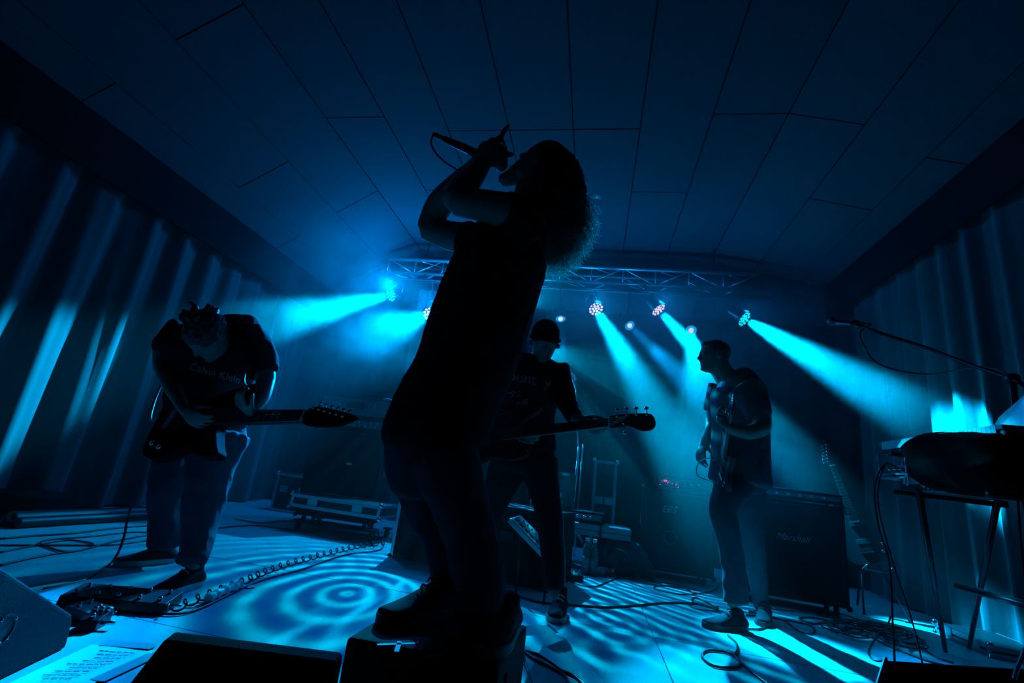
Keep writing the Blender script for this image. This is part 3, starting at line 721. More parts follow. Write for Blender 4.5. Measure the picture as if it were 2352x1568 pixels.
limb(t, [J(478, 985, 2.42, 84, .155), J(474, 940, 2.39, 82, .15), J(482, 885, 2.33, 84, .15), J(492, 830, 2.26, 98, .15), J(500, 785, 2.19, 112, .14), J(500, 758, 2.15, 88, .10)], n=28, capk=.35)
limb(t, [J(430, 762, 2.16, 42, .10), J(398, 790, 2.14, 36), J(388, 808, 2.13, 32)], capk=.15)
limb(t, [J(560, 778, 2.17, 46, .11), J(592, 815, 2.17, 38), J(606, 856, 2.16, 31)], capk=.15)
limb(t, [J(520, 745, 2.18, 22, .06), J(560, 762, 2.18, 40, .09)], capk=.4)
LS = organic('tshirt', t, 'tshirt_black', LG, .009, 4, fold=.008)
t = MB()
limb(t, [J(466, 945, 2.41, 78, .15), J(462, 1010, 2.42, 92, .15)], n=24, capk=.5)
limb(t, [J(420, 1005, 2.44, 62, .125), J(400, 1070, 2.47, 46, .09), J(381, 1160, 2.52, 34, .075), J(380, 1220, 2.54, 31, .07), J(376, 1252, 2.55, 31, .07)], capk=.2)
limb(t, [J(505, 1000, 2.40, 62, .125), J(485, 1075, 2.38, 48, .09), J(468, 1160, 2.35, 42, .08), J(456, 1230, 2.31, 32, .07), J(440, 1290, 2.26, 31, .07)], capk=.2)
organic('jeans', t, 'denim', LG, .009, 4, fold=.009)
h1, t1 = fl(400, 1290), fl(285, 1298); t1 = h1 + (t1 - h1).normalized() * .30
h2, t2 = fl(457, 1342), fl(372, 1366); t2 = h2 + (t2 - h2).normalized() * .29
shoes(LG, [(h1, t1), (h2, t2)], w=.05)
hb = MB(); HM = frame(LH, Vector((-.12, -.34, -.93)), Vector((-.05, -.93, .36)))
hb.M = HM; hb.ball((-.010, 0, .030), .1, 20, (1.06, .86, .98)); hb.M = None
for k in range(26):
    a = rng.uniform(-1, 1); c = rng.uniform(-1.2, 1.4); p0 = HM @ Vector((-.02 + .09 * math.sin(c), .05 * a, .03 + .10 * math.cos(c))); limb(hb, [(p0, .014, .014), (p0 + (p0 - LH).normalized() * .016 + Vector(rng.normal(0, .008, 3)), .008, .008)], n=8, k=2)
V, Nn, F = remesh(hb, .005, 2); d = np.array([mnoise.noise(Vector(v) * 60) for v in V]); V = V + Nn * (d * .006)[:, None]
link_mesh('hair', V, F, 'hair_dark', LG, smooth=True)

def project_text(name, body, size_px, org, ang, Y, surf, m, parent, shear=0.0, bold=0.0, curve=0.0):
    """lettering printed on cloth: laid on the surface of the garment"""
    dg = bpy.context.evaluated_depsgraph_get(); dg.update()
    me = surf.data; Wd = WLOC[surf.name]
    bv = BVHTree.FromPolygons([v.co + Wd for v in me.vertices], [tuple(p.vertices) for p in me.polygons])
    V, F = text_mesh(body, 1.0, shear, bold)
    # refine long triangles so the print follows the folds
    bm = bmesh.new(); vs = [bm.verts.new(v) for v in V]
    for f in F:
        try: bm.faces.new([vs[i] for i in f])
        except ValueError: pass
    bmesh.ops.remove_doubles(bm, verts=bm.verts, dist=1e-4)
    bmesh.ops.subdivide_edges(bm, edges=[e for e in bm.edges if e.calc_length() > .15], cuts=2)
    bmesh.ops.triangulate(bm, faces=bm.faces); bm.verts.index_update()
    c, s_ = math.cos(ang), math.sin(ang); out = []; last = None
    for v in bm.verts:
        x, y = v.co.x * size_px, v.co.y * size_px; y2 = y - curve * x * x
        px, py = org[0] + x * c - y2 * s_, org[1] - (x * s_ + y2 * c)
        dd = Vector(ray(px, py)).normalized(); hit = bv.ray_cast(Vector(CAM) + dd * .3, dd)
        P = hit[0] - dd * .003 if hit[0] is not None else (at(px, py, Y)); out.append(P)
    F2 = [tuple(q.index for q in f.verts) for f in bm.faces]; bm.free()
    return link_mesh(name, out, F2, m, parent)
project_text('lettering', 'Calvin Klein', 25, (434, 848), math.radians(-16), 2.1, LS, 'shirt_print', LG)

# --- bass player with a beanie, facing the camera
BS = person('bass player in a beanie and printed black sweater, feet apart, looking down', (-.25, 2.9, 0))
b = MB()
limb(b, [J(1205, 1060, 2.90, 58, .11), J(1208, 1010, 2.90, 62, .11), J(1212, 940, 2.88, 60, .11), J(1222, 880, 2.86, 70, .12), J(1232, 845, 2.85, 62, .09)], n=24)
limb(b, [J(1235, 850, 2.84, 26), J(1242, 815, 2.82, 22)])
BH = at(1250, 787, 2.78); bf, bu = Vector((.22, -.85, -.42)), Vector((.12, -.42, .9)); head_piece(b, BH, bf, bu, .98, beard=.7)
limb(b, [J(1283, 858, 2.84, 17), J(1296, 905, 2.80, 19), J(1306, 940, 2.74, 16), J(1322, 960, 2.66, 13), J(1340, 968, 2.60, 9.5)])
limb(b, [J(1184, 853, 2.86, 18), J(1152, 905, 2.86, 20), J(1145, 945, 2.82, 17), J(1165, 985, 2.72, 14), J(1190, 1000, 2.62, 10)])
hand_at(b, at(1338, 964, 2.62), at(1362, 982, 2.57), Vector((.2, -.5, .8)), curl=(40, 45, 50, 55), s=.95)
hand_at(b, at(1186, 996, 2.64), at(1212, 1004, 2.58), Vector((.1, -.3, .9)), curl=(45, 45, 45, 50), s=.95)
limb(b, [JL(1170, 1070, 2.92, 42), JL(1118, 1190, 2.98, 27), JL(1080, 1330, 3.02, 18)])
limb(b, [JL(1238, 1070, 2.90, 42), JL(1258, 1200, 2.86, 26), JL(1274, 1370, 2.80, 17)])
organic('body', b, 'skin', BS, .0065, 3)
t = MB()
limb(t, [J(1206, 1030, 2.90, 70, .15), J(1206, 990, 2.90, 66, .145), J(1210, 935, 2.88, 64, .14), J(1220, 885, 2.86, 78, .145), J(1232, 852, 2.85, 82, .13), J(1240, 828, 2.84, 52, .09)], n=28, capk=.3)
limb(t, [J(1275, 850, 2.84, 32, .08), J(1292, 890, 2.82, 26), J(1302, 925, 2.77, 22), J(1314, 950, 2.70, 18), J(1322, 958, 2.67, 16)], capk=.15)
limb(t, [J(1188, 848, 2.86, 34, .08), J(1158, 892, 2.87, 27), J(1148, 940, 2.83, 22), J(1162, 975, 2.74, 18)], capk=.15)
BSH = organic('sweater', t, 'tshirt_black', BS, .008, 4, fold=.007)
t = MB()
limb(t, [J(1205, 1020, 2.90, 66, .13), J(1204, 1065, 2.90, 70, .13)], n=24, capk=.5)
limb(t, [J(1172, 1062, 2.92, 48, .12), J(1142, 1130, 2.95, 36, .08), J(1112, 1210, 2.99, 28, .07), J(1085, 1310, 3.02, 23, .06), J(1078, 1350, 3.02, 22, .06)], capk=.2)
limb(t, [J(1236, 1062, 2.90, 46, .12), J(1250, 1130, 2.88, 34, .08), J(1262, 1200, 2.86, 29, .07), J(1270, 1290, 2.83, 24, .06), J(1274, 1350, 2.81, 20, .055)], capk=.2)
TR = organic('trousers', t, 'trousers_black', BS, .008, 4, fold=.005)
st = MB()
for off in (-.007, .007): st.tube([p + Vector((off, 0, 0)) for p in catmull([J(1281, 1065, 2.89, 1)[0], J(1283, 1130, 2.87, 1)[0], J(1290, 1200, 2.85, 1)[0], J(1294, 1290, 2.83, 1)[0], J(1294, 1345, 2.81, 1)[0]], 6)], .0035, 6)
st.build('side_stripe', 'sole_white', BS, smooth=True)
tf = fl(1272, 1432); hf = tf + Vector((.02, .28, 0)); shoes(BS, [(hf, tf)], w=.052, ankle_h=.13)
tf = fl(1052, 1392); hf = tf + Vector((.06, .27, 0)); shoes(BS, [(hf, tf)], w=.052, ankle_h=.13)
bn = MB(frame(BH, bf, bu)); bn.ball((-.012, 0, .048), .1, 24, (1.07, .88, .98))
bn.M = None
V, Nn, F = remesh(bn, .006, 2); V = V + Nn * (.0022 * np.sin(V[:, 0] * 700))[:, None]
keep = frame(BH, bf, bu).inverted(); link_mesh('beanie', V, F, 'tshirt_black', BS, smooth=True)
bm_ = MB(frame(BH, bf, bu)); bm_.tube([(.108 * math.cos(a), .090 * math.sin(a), .028 + .010 * math.cos(a)) for a in np.linspace(0, 6.2832, 40)], .011, 8); bm_.build('beanie_cuff', 'tshirt_black', BS, smooth=True)
hp = MB(frame(BH, bf, bu)); hp.ball((0, -.088, -.01), .014, 10); hp.ball((0, .088, -.01), .014, 10); hp.build('ear_plugs', 'panel_grey', BS, smooth=True)
project_text('lettering', 'lount  y', 35, (1158, 870), math.radians(-11), 2.7, BSH, 'shirt_print', BS, bold=.004)
for tx, sz, o_, an in (('oz', 16, (1140, 945), -4), ('A', 26, (1162, 903), -40), ('M', 24, (1184, 938), 5), ('L', 20, (1188, 912), 10), ('B', 16, (1206, 930), 30), ('w', 16, (1225, 938), 8)):
    project_text('shirt_emblem', tx, sz, o_, math.radians(an), 2.7, BSH, 'shirt_print', BS, shear=.3)

# --- right guitarist in profile
RG = person('short-haired guitarist in profile facing left, dark t-shirt, one knee bent', (1.05, 3.6, 0))
b = MB()
limb(b, [J(1702, 1080, 3.50, 48, .15), J(1700, 1010, 3.50, 52, .14), J(1700, 950, 3.49, 54, .14), J(1698, 905, 3.48, 52, .16), J(1690, 878, 3.47, 42, .14)], n=24)
limb(b, [J(1682, 885, 3.47, 27), J(1662, 858, 3.46, 24), J(1648, 835, 3.45, 24)])
RH = at(1640, 819, 3.45); head_piece(b, RH, Vector((-.98, -.12, -.03)), Vector((-.03, 0, 1)), 1.0)
limb(b, [J(1712, 895, 3.30, 30), J(1738, 935, 3.27, 24), J(1752, 975, 3.24, 20), J(1745, 988, 3.22, 18)])
limb(b, [J(1752, 982, 3.23, 19), J(1722, 992, 3.14, 17), J(1690, 988, 3.06, 14), J(1672, 978, 3.03, 11)])
limb(b, [J(1652, 905, 3.66, 26), J(1642, 940, 3.70, 19), J(1638, 975, 3.70, 16), J(1636, 985, 3.69, 15)])
limb(b, [J(1637, 980, 3.69, 15), J(1624, 1008, 3.64, 13), J(1614, 1026, 3.60, 10)])
hand_at(b, at(1672, 980, 3.03), at(1655, 962, 3.01), Vector((.2, .2, .9)), curl=(50, 55, 60, 65), s=.95, mirror=1)
hand_at(b, at(1616, 1022, 3.60), at(1608, 1044, 3.55), Vector((.4, -.5, .1)), curl=(30, 40, 50, 55), s=1.05, thumb=(45, 35))
limb(b, [JL(1690, 1100, 3.42, 34), JL(1655, 1165, 3.36, 25), JL(1675, 1270, 3.42, 19), JL(1682, 1390, 3.42, 15)])
limb(b, [JL(1715, 1110, 3.62, 34), JL(1722, 1230, 3.72, 23), JL(1752, 1395, 3.86, 15)])
organic('body', b, 'skin', RG, .0065, 3)
t = MB()
limb(t, [J(1698, 1106, 3.50, 67, .19), J(1700, 1060, 3.50, 62, .18), J(1700, 1000, 3.50, 60, .165), J(1700, 945, 3.49, 62, .165), J(1697, 905, 3.48, 60, .18), J(1692, 878, 3.47, 46, .15), J(1680, 864, 3.465, 28, .09)], n=28, capk=.2)
limb(t, [J(1708, 892, 3.31, 38), J(1732, 925, 3.28, 32), J(1746, 955, 3.25, 28)], capk=.12)
limb(t, [J(1660, 895, 3.64, 32), J(1645, 925, 3.69, 24), J(1639, 945, 3.70, 21)], capk=.12)
organic('tshirt', t, 'tshirt_navy', RG, .008, 4, fold=.006)
t = MB()
limb(t, [J(1700, 1080, 3.50, 60, .15), J(1698, 1112, 3.50, 58, .15)], n=24, capk=.4)
limb(t, [J(1692, 1105, 3.42, 42, .11), J(1672, 1140, 3.38, 34, .10), J(1660, 1172, 3.36, 29, .07), J(1670, 1215, 3.38, 27, .065), J(1680, 1270, 3.42, 25, .06), J(1688, 1340, 3.43, 26, .06), J(1690, 1382, 3.43, 26, .06)], capk=.2)
limb(t, [J(1715, 1105, 3.60, 42, .09), J(1718, 1170, 3.66, 32, .08), J(1724, 1230, 3.72, 27, .07), J(1740, 1320, 3.80, 20, .06), J(1750, 1392, 3.86, 17, .055)], capk=.2)
organic('trousers', t, 'denim_pale', RG, .008, 4, fold=.006)
tt = fl(1614, 1440); hh = fl(1712, 1446); hh = tt + (hh - tt).normalized() * .30
shoes(RG, [(hh, tt)], w=.055, sole='sole_black', lace='lace_black')
tt = fl(1752, 1440); hh = tt + Vector((.10, .26, 0)); shoes(RG, [(hh, tt)], w=.05, sole='sole_black', lace='lace_black')
hb = MB(frame(RH, Vector((-.98, -.12, -.03)), Vector((-.03, 0, 1)))); hb.ball((-.017, 0, .034), .1, 24, (1.02, .82, .92)); hb.ball((-.055, 0, -.01), .06, 16, (.8, 1.1, .95)); hb.ball((.035, 0, .085), .045, 14, (1.15, 1.1, .6)); hb.M = None
V, Nn, F = remesh(hb, .005, 2); d = np.array([mnoise.noise(Vector(v) * 90) for v in V]); V = V + Nn * (d * .003)[:, None]
link_mesh('hair', V, F, 'hair_dark', RG, smooth=True)

# ------------------------------------------------------------------ instruments held by the players
def guitar(label, bridge, nut, normal, kind='guitar', body_m='guitar_black', neck_m='maple', name='electric_guitar', board_m='fretboard', thick=.044, acoustic=False):
    bridge, nut = Vector(bridge), Vector(nut); L = (nut - bridge).length
    SL = {'guitar': .648, 'bass': .864}[kind]; s = L / SL
    Fm = frame(bridge, nut - bridge, normal) @ Matrix.Scale(s, 4)
    g = thing(name, label, 'guitar', bridge)
    if acoustic: out = [(-.12, 0), (-.10, .13), (.0, .19), (.10, .165), (.17, .125), (.26, .145), (.33, .10), (.345, 0), (.33, -.10), (.26, -.145), (.17, -.125), (.10, -.165), (0, -.19), (-.10, -.13)]
    elif kind == 'bass': out = [(-.10, 0), (-.08, .13), (0, .165), (.10, .14), (.20, .125), (.33, .16), (.47, .165), (.46, .125), (.36, .07), (.33, .035), (.33, -.035), (.38, -.09), (.39, -.125), (.30, -.145), (.18, -.12), (.06, -.16), (-.05, -.15)]
    else: out = [(-.10, .01), (-.08, .12), (0, .155), (.09, .13), (.17, .115), (.27, .145), (.37, .155), (.355, .105), (.27, .05), (.25, .03), (.25, -.03), (.29, -.09), (.325, -.135), (.25, -.14), (.15, -.115), (.04, -.155), (-.06, -.13)]
    m = MB(Fm); m.prism(smooth_outline(out, 5), -.028 - thick, -.028); m.build('body', body_m, g, bevel=.008 * s, seg=3)
    nw = .043 if kind == 'bass' else .040
    m = MB(Fm); j = SL - (.62 if kind == 'bass' else .43)
    m.prism([(j, -nw * .72), (SL, -nw * .52), (SL, nw * .52), (j, nw * .72)], -.032, -.011); m.build('neck', neck_m, g, bevel=.006 * s)
    m = MB(Fm); m.prism([(j - .02, -nw * .74), (SL, -nw * .53), (SL, nw * .53), (j - .02, nw * .74)], -.011, -.006); m.build('fretboard', board_m, g)
    m = MB(Fm); nf = 22
    for k in range(1, nf):
        x = SL - SL * (1 - 2 ** (-k / 12)); 
        if x < j: break
        h = nw * (.53 + .21 * (SL - x) / (SL - j)); m.bx(x - .001, x + .001, -h, h, -.006, -.0045)
    tag(m.build('frets', 'chrome', g), kind='stuff')
    if kind == 'bass': ho = [(SL, -.024), (SL + .04, -.030), (SL + .10, -.030), (SL + .16, -.062), (SL + .215, -.060), (SL + .235, -.025), (SL + .215, .022), (SL + .12, .034), (SL + .03, .038), (SL, .024)]
    elif acoustic: ho = [(SL, -.022), (SL + .03, -.036), (SL + .18, -.038), (SL + .185, 0), (SL + .18, .038), (SL + .03, .036), (SL, .022)]
    else: ho = [(SL, -.022), (SL + .06, -.036), (SL + .15, -.034), (SL + .205, -.014), (SL + .21, .0), (SL + .12, .022), (SL + .035, .036), (SL, .022)]
    m = MB(Fm); m.prism(smooth_outline(ho, 3), -.027, -.012); m.build('headstock', body_m if not acoustic else 'guitar_wood', g, bevel=.003 * s)
    if kind == 'bass': pegs = [(SL + .045, .038, 1), (SL + .095, .036, 1), (SL + .145, .032, 1), (SL + .198, .026, 1), (SL + .075, -.030, -1)]
    elif acoustic: pegs = [(SL + .05 + .045 * k, sg * .037, sg) for k in range(3) for sg in (1, -1)]
    else: pegs = [(SL + .035 + .027 * k, .036 - .0065 * k, 1) for k in range(6)]
    for x, y, sg in pegs:
        m = MB(Fm); bg = 1.0 if kind == 'bass' else .6
        m.cyl((x, y - sg * .012, -.010), (x, y - sg * .012, .004), .005 * bg + .001, n=10)
        m.cyl((x, y, -.022), (x, y + sg * .022 * bg, -.022), .003, n=8)
        m.ball((x, y + sg * .032 * bg, -.022), .013 * bg, 10, (1, .75, .45)); m.build('tuning_peg', 'chrome', g, smooth=True)
    if not acoustic:
        for x in ((.06, .19) if kind == 'guitar' else (.10, .22)):
            m = MB(Fm); m.bx(x - .018, x + .018, -.043, .043, -.028, -.018); m.build('pickup', 'black_plastic', g, bevel=.003)
        for x, y in ((-.02, -.10), (.03, -.115)):
            m = MB(Fm); m.lathe([(.011, 0), (.0105, .012), (.009, .014)], Fm.inverted() @ (Fm @ Vector((x, y, -.028))), (0, 0, 1), 14); m.build('knob', 'chrome', g, smooth=True)
    else:
        m = MB(Fm); m.lathe([(.050, 0), (.050, .001)], (.20, 0, -.028), (0, 0, 1), 24); m.build('sound_hole', 'black_plastic', g)
    m = MB(Fm); m.bx(-.018, .012, -.042, .042, -.028, -.014); m.build('bridge', 'chrome', g, bevel=.002)
    m = MB(Fm); m.bx(SL - .002, SL + .003, -nw * .5, nw * .5, -.008, -.002); m.build('nut', 'white_plastic', g)
    ns = 5 if kind == 'bass' else 6
    for k in range(ns):
        f = (k / (ns - 1) - .5); y0, y1 = f * .062, f * nw * .86; px_, py_, _ = pegs[min(k, len(pegs) - 1)]
        m = MB(Fm); m.tube([(0, y0, -.010), (SL, y1, -.0025), (SL + .03 + k * .02, y1, -.006)], .0006 + (.0005 if kind == 'bass' else 0), 4); m.build('string', 'chrome', g)
    return g, Fm
g1, F1 = guitar('glossy black electric guitar slung low on the bent guitarist at the left', at(385, 956, 2.14), at(693, 951, 1.97), Vector((-.05, -.93, .35)), neck_m='guitar_black', body_m='guitar_matte')
m = MB(); m.tube(catmull([F1 @ Vector((-.10, .02, -.04)), at(345, 960, 2.35), at(372, 880, 2.45), at(430, 800, 2.42), at(520, 745, 2.33), at(575, 790, 2.30), at(560, 880, 2.24), F1 @ Vector((.36, .155, -.06))], 6), .008, 6); m.build('strap', 'black_plastic', g1, smooth=True)
g2, F2 = guitar('black bass guitar with long neck and four-plus-one tuning pegs, held by the beanie player', at(1062, 1006, 2.62), at(1398, 968, 2.44), Vector((0, -.97, .22)), kind='bass', name='bass_guitar')
g3, F3 = guitar('electric guitar seen edge-on, neck pointing up, held by the short-haired guitarist', at(1650, 1092, 3.30), at(1672, 950, 2.98), Vector((-.95, -.2, .15)), body_m='guitar_black')
m = MB(); m.tube(catmull([F3 @ Vector((-.10, .02, -.03)), at(1612, 1098, 3.32), at(1600, 1085, 3.35), at(1604, 1064, 3.38), at(1625, 1052, 3.36), at(1640, 1058, 3.32)], 7), .0035, 6); m.build('cable', 'white_plastic', g3, smooth=True)
g4, F4 = guitar('dark guitar leaning upright on a stand right of the cabinet with script lettering', at(1990, 1262, 4.70), at(1912, 1068, 4.86), Vector((-.45, -.85, .2)), body_m='guitar_black', name='electric_guitar')
gb = F4 @ Vector((-.12, 0, -.07)); gs = thing('guitar_stand', 'black tubular stand holding the spare guitar at the right', 'stand', (gb.x, gb.y + .1, 0))
for sx_ in (-.16, .16):
    m = MB(); m.tube([(gb.x + sx_, gb.y - .14, .01), (gb.x + sx_ * .5, gb.y + .02, gb.z - .03), (gb.x, gb.y + .12, gb.z + .25)], .009, 8); m.build('leg', 'black_metal', gs, smooth=True)
m = MB(); m.cyl((gb.x, gb.y + .12, gb.z + .25), (gb.x, gb.y + .30, .01), .009); m.build('rear_leg', 'black_metal', gs, smooth=True)
m = MB(); m.tube([(gb.x - .09, gb.y - .10, gb.z + .02), (gb.x - .09, gb.y - .02, gb.z - .02), (gb.x + .09, gb.y - .02, gb.z - .02), (gb.x + .09, gb.y - .10, gb.z + .02)], .009, 8); m.build('cradle', 'rubber', gs, smooth=True)

# ------------------------------------------------------------------ amplifiers, cabinets and cases
def LF(x, y, z=0, yaw=0):
    """local frame: origin at the front left bottom corner, x right, y to the back, z up"""
    return Matrix.Translation((x, y, z)) @ Matrix.Rotation(math.radians(yaw), 4, 'Z')
def cabinet(name, label, cat, M, w, d, h, castors=True, corners=True, grille='grille', speakers=0):
    c = M @ Vector((w / 2, d / 2, 0)); t = thing(name, label, cat, c); z0 = .07 if castors else 0; e = .022
    m = MB(M)
    for b in ((0, e, 0, d, z0, h), (w - e, w, 0, d, z0, h), (e, w - e, 0, d, h - e, h), (e, w - e, 0, d, z0, z0 + e), (e, w - e, .03, d, z0 + e, h - e)): m.bx(*b)
    m.build('shell', 'tolex', t)
    m = MB(M); m.bx(e + .004, w - e - .004, .018, .03, z0 + e + .004, h - e - .004); m.build('grille_cloth', grille, t)
    for b in ((e, w - e, .008, .020, h - e - .006, h - e), (e, w - e, .008, .020, z0 + e, z0 + e + .006), (e, e + .006, .008, .020, z0 + e, h - e), (w - e - .006, w - e, .008, .020, z0 + e, h - e)):
        m = MB(M); m.bx(*b); m.build('piping', 'black_plastic', t)
    if corners:
        for x in (0, w):
            for z in (z0, h):
                m = MB(M); m.ball((x, .012, z), .024, 8, (1, .8, 1)); m.build('corner_cap', 'black_plastic', t, smooth=True)
    if castors:
        for x in (.07, w - .07):
            for y in (.07, d - .07):
                m = MB(M); m.lathe([(.02, -.014), (.033, -.012), (.034, 0), (.033, .012), (.02, .014)], (x, y, .034), (1, 0, 0), 14); m.build('castor', 'rubber', t, smooth=True)
    for x in (-.004, w + .004):
        m = MB(M); m.bx(x - .004, x + .004, d * .3, d * .7, h * .55, h * .68); m.build('side_handle', 'black_plastic', t)
    return t
def amp_head(label, M, w, d, h, knobs=(7,), leds=(), panel='panel_grey', screen=None, name='amplifier_head', feet=True, cat='amplifier'):
    t = thing(name, label, cat, M @ Vector((w / 2, d / 2, 0)))
    z0 = .012 if feet else 0
    m = MB(M); m.bx(0, w, .012, d, z0, h); m.build('shell', 'tolex', t, bevel=.008)
    m = MB(M); m.bx(.02, w - .02, .004, .014, z0 + .02, h - .02); m.build('front_panel', panel, t, bevel=.002)
    rows = len(knobs)
    for r, n in enumerate(knobs):
        z = z0 + .02 + (h - z0 - .04) * (r + .6) / (rows + .2)
        for k in range(n):
            x = .06 + (w - .12) * (k + .25 * (r % 2)) / n
            m = MB(M); m.lathe([(.013, 0), (.012, .012), (.009, .016)], (x, .004, z), (0, -1, 0), 12); m.build('knob', 'aluminium', t, smooth=True)
    if screen:
        m = MB(M); m.bx(*screen); m.build('display', 'screen', t)
    for x, z, r in leds:
        m = MB(M); m.ball((x, .002, z), r, 8); m.build('led', 'red_led', t, smooth=True)
    if feet:
        for x in (.04, w - .04):
            for y in (.05, d - .05):
                m = MB(M); m.lathe([(.014, 0), (.012, .013)], (x, y, 0), (0, 0, 1), 10); m.build('foot', 'rubber', t)
    return t
# left stack
ML = LF(-2.97, 4.78, 0, 4)
cabinet('speaker_cabinet', 'tall black speaker cabinet under the left amplifier stack', 'cabinet', ML, .80, .36, .98)
M2 = LF(-2.97, 4.78, .982, 4); amp_head('black amplifier head with two rows of knobs on the left cabinet', M2, .80, .30, .125, knobs=(11, 10), leds=((.50, .055, .004),))
M3 = LF(-2.97, 4.78, 1.110, 4); dm = amp_head('rack unit with a display on top of the left amplifier head', M3, .80, .30, .225, knobs=(), screen=(.30, .50, -.002, .004, .10, .165), name='rack_unit')
for k in range(7):
    m = MB(M3); x = .10 + .028 * k if k < 5 else .55 + .06 * (k - 5); m.bx(x, x + .018, -.003, .004, .12, .14 if k < 5 else .17); m.build('button', 'aluminium', dm)
m = MB(M3); m.bx(.12, .70, -.0015, .004, .185, .190); m.build('trim_line', 'aluminium', dm)
m = MB(M3); m.tube(catmull([(.66, .08, .226), (.69, .08, .248), (.76, .08, .246), (.79, .08, .226)], 5), .005, 6); m.build('handle', 'aluminium', dm, smooth=True)
m = MB(ML @ Matrix.Translation((.46, .014, .60))); m.prism(smooth_outline([(-.035, -.008), (0, .018), (.035, -.008)], 4), -.002, .002)
bd = MB(); bd.V = [tuple(ML @ Vector((.46 + .035 * math.cos(a), .010, .63 + .014 * math.sin(a)))) for a in np.linspace(0, 6.1, 18)] + [tuple(ML @ Vector((.46 + .035 * math.cos(a), .017, .63 + .014 * math.sin(a)))) for a in np.linspace(0, 6.1, 18)]
bd.F = [tuple(range(18)), tuple(range(35, 17, -1))] + [(i, i + 18, (i + 1) % 18 + 18, (i + 1) % 18) for i in range(18)]
_cab = bpy.data.objects['speaker_cabinet']; bd.build('badge', 'aluminium', _cab)
# bass rig
MR = LF(.49, 4.80, 0, -3); CB1 = cabinet('speaker_cabinet', 'black bass cabinet with hand-lettered EBS and a ring emblem', 'cabinet', MR, .62, .42, .77)
TXM = MR @ Matrix.Translation((.24, .012, .60)) @ Matrix.Rotation(math.radians(90), 4, 'X')
flat_text('lettering', 'EBS', TXM, .135, 'white_print', CB1, shear=.35)
for k in range(22):
    a = 2 * math.pi * k / 22; m = MB(MR); m.box((.25 + .055 * math.cos(a), .012, .36 + .055 * math.sin(a)), (.007, .004, .007)); m.build('emblem_stud', 'white_print', CB1)
MH = LF(.60, 4.82, .775, -3); amp_head('bass amplifier head with red lights on the bass cabinet', MH, .50, .32, .125, knobs=(6,), leds=((.035, .035, .0045), (.075, .075, .010), (.092, .075, .010), (.105, .06, .005), (.145, .055, .005), (.18, .05, .005), (.20, .028, .005)), panel='grille')
# right cabinet and its amplifier
MM = LF(1.20, 4.42, 0, -6); CB2 = cabinet('speaker_cabinet', 'large black guitar cabinet with white script lettering behind the short-haired guitarist', 'cabinet', MM, .78, .36, .80)
TXM = MM @ Matrix.Translation((.42, .012, .52)) @ Matrix.Rotation(math.radians(90), 4, 'X')
flat_text('lettering', 'Marshall', TXM, .25, 'white_print', CB2, shear=.45)
MMH = LF(1.20, 4.42, .802, -6); amp_head('low black amplifier head lying on the script-lettered cabinet', MMH, .78, .30, .085, knobs=(8,))
tr_ = MB(MMH); tr_.bx(.28, .70, .02, .26, .087, .096); tag(tr_.build('tray', 'white_plastic', bevel=.003), 'flat white tray lying on the right amplifier head', 'tray')
cl = MB(MMH)
limb(cl, [(MMH @ Vector((.20, .10, .100)), .03, .014), (MMH @ Vector((.28, .12, .112)), .045, .016), (MMH @ Vector((.38, .10, .114)), .03, .013)], side=(0, 0, 1)) if False else None
cl = MB(); limb(cl, [(MMH @ Vector((.10, .10, .103)), .05, .018), (MMH @ Vector((.18, .12, .108)), .06, .022), (MMH @ Vector((.26, .10, .103)), .04, .016)], side=(0, 0, 1))
o = organic('cloth', cl, 'bag_cloth', None, .008, 2, fold=.008, fscale=(40, 40, 40)); tag(o, 'crumpled pale cloth on the left half of the right amplifier head', 'cloth')

def flight_case(label, M, w, d, h, z0=.09, castors=True, lid=.6, name='flight_case', panel='black_plastic'):
    t = thing(name, label, 'case', M @ Vector((w / 2, d / 2, 0))); E = .028
    m = MB(M); m.bx(0.004, w - .004, .004, d - .004, z0 + .003, h - .003); m.build('panel', panel, t)
    for y in (0, d):
        for z in (z0, h): 
            m = MB(M); m.box((w / 2, y, z + (E / 2 if z == z0 else -E / 2)), (w, .006, E)); m.build('edge_rail', 'aluminium', t)
    for x in (0, w):
        for z in (z0, h):
            m = MB(M); m.box((x, d / 2, z + (E / 2 if z == z0 else -E / 2)), (.006, d, E)); m.build('edge_rail', 'aluminium', t)
        for y in (0, d):
            m = MB(M); m.box((x + (E / 2 if x == 0 else -E / 2), y, (z0 + h) / 2), (E, .007, h - z0)); m.build('edge_rail', 'aluminium', t)
    for x in (0, w):
        for z in (z0, h):
            m = MB(M); m.ball((x, 0, z), .022, 10); m.build('ball_corner', 'chrome', t, smooth=True)
    for x in (w * .25, w * .75):
        m = MB(M); m.bx(x - .05, x + .05, -.006, .002, z0 + (h - z0) * lid - .035, z0 + (h - z0) * lid + .035); m.build('latch', 'aluminium', t, bevel=.002)
    if castors:
        for x in (.08, w - .08):
            for y in (.08, d - .08):
                m = MB(M); m.lathe([(.02, -.015), (.038, -.012), (.038, .012), (.02, .015)], (x, y, .038), (1, 0, 0), 14); m.box((x, y, .083), (.07, .07, .016)); m.build('castor', 'rubber', t)
    return t
flight_case('low black flight case with aluminium edges on castors left of the singer', LF(-2.73, 4.28, 0, -1), .90, .5, .315, z0=.20)
flight_case('small dark case against the backdrop far left', LF(-3.62, 5.3, 0, 3), .46, .4, .42, z0=.0, castors=False)
m0 = fl(895, 1276); m1 = fl(1130, 1331); ya = math.degrees(math.atan2(m1.y - m0.y, m1.x - m0.x))
MC = LF(m0.x, m0.y, 0, ya); CC = flight_case('large black case with a pale metal edge behind the singer\'s legs', MC, 1.31, .55, .50, z0=0, castors=False, panel='tolex')
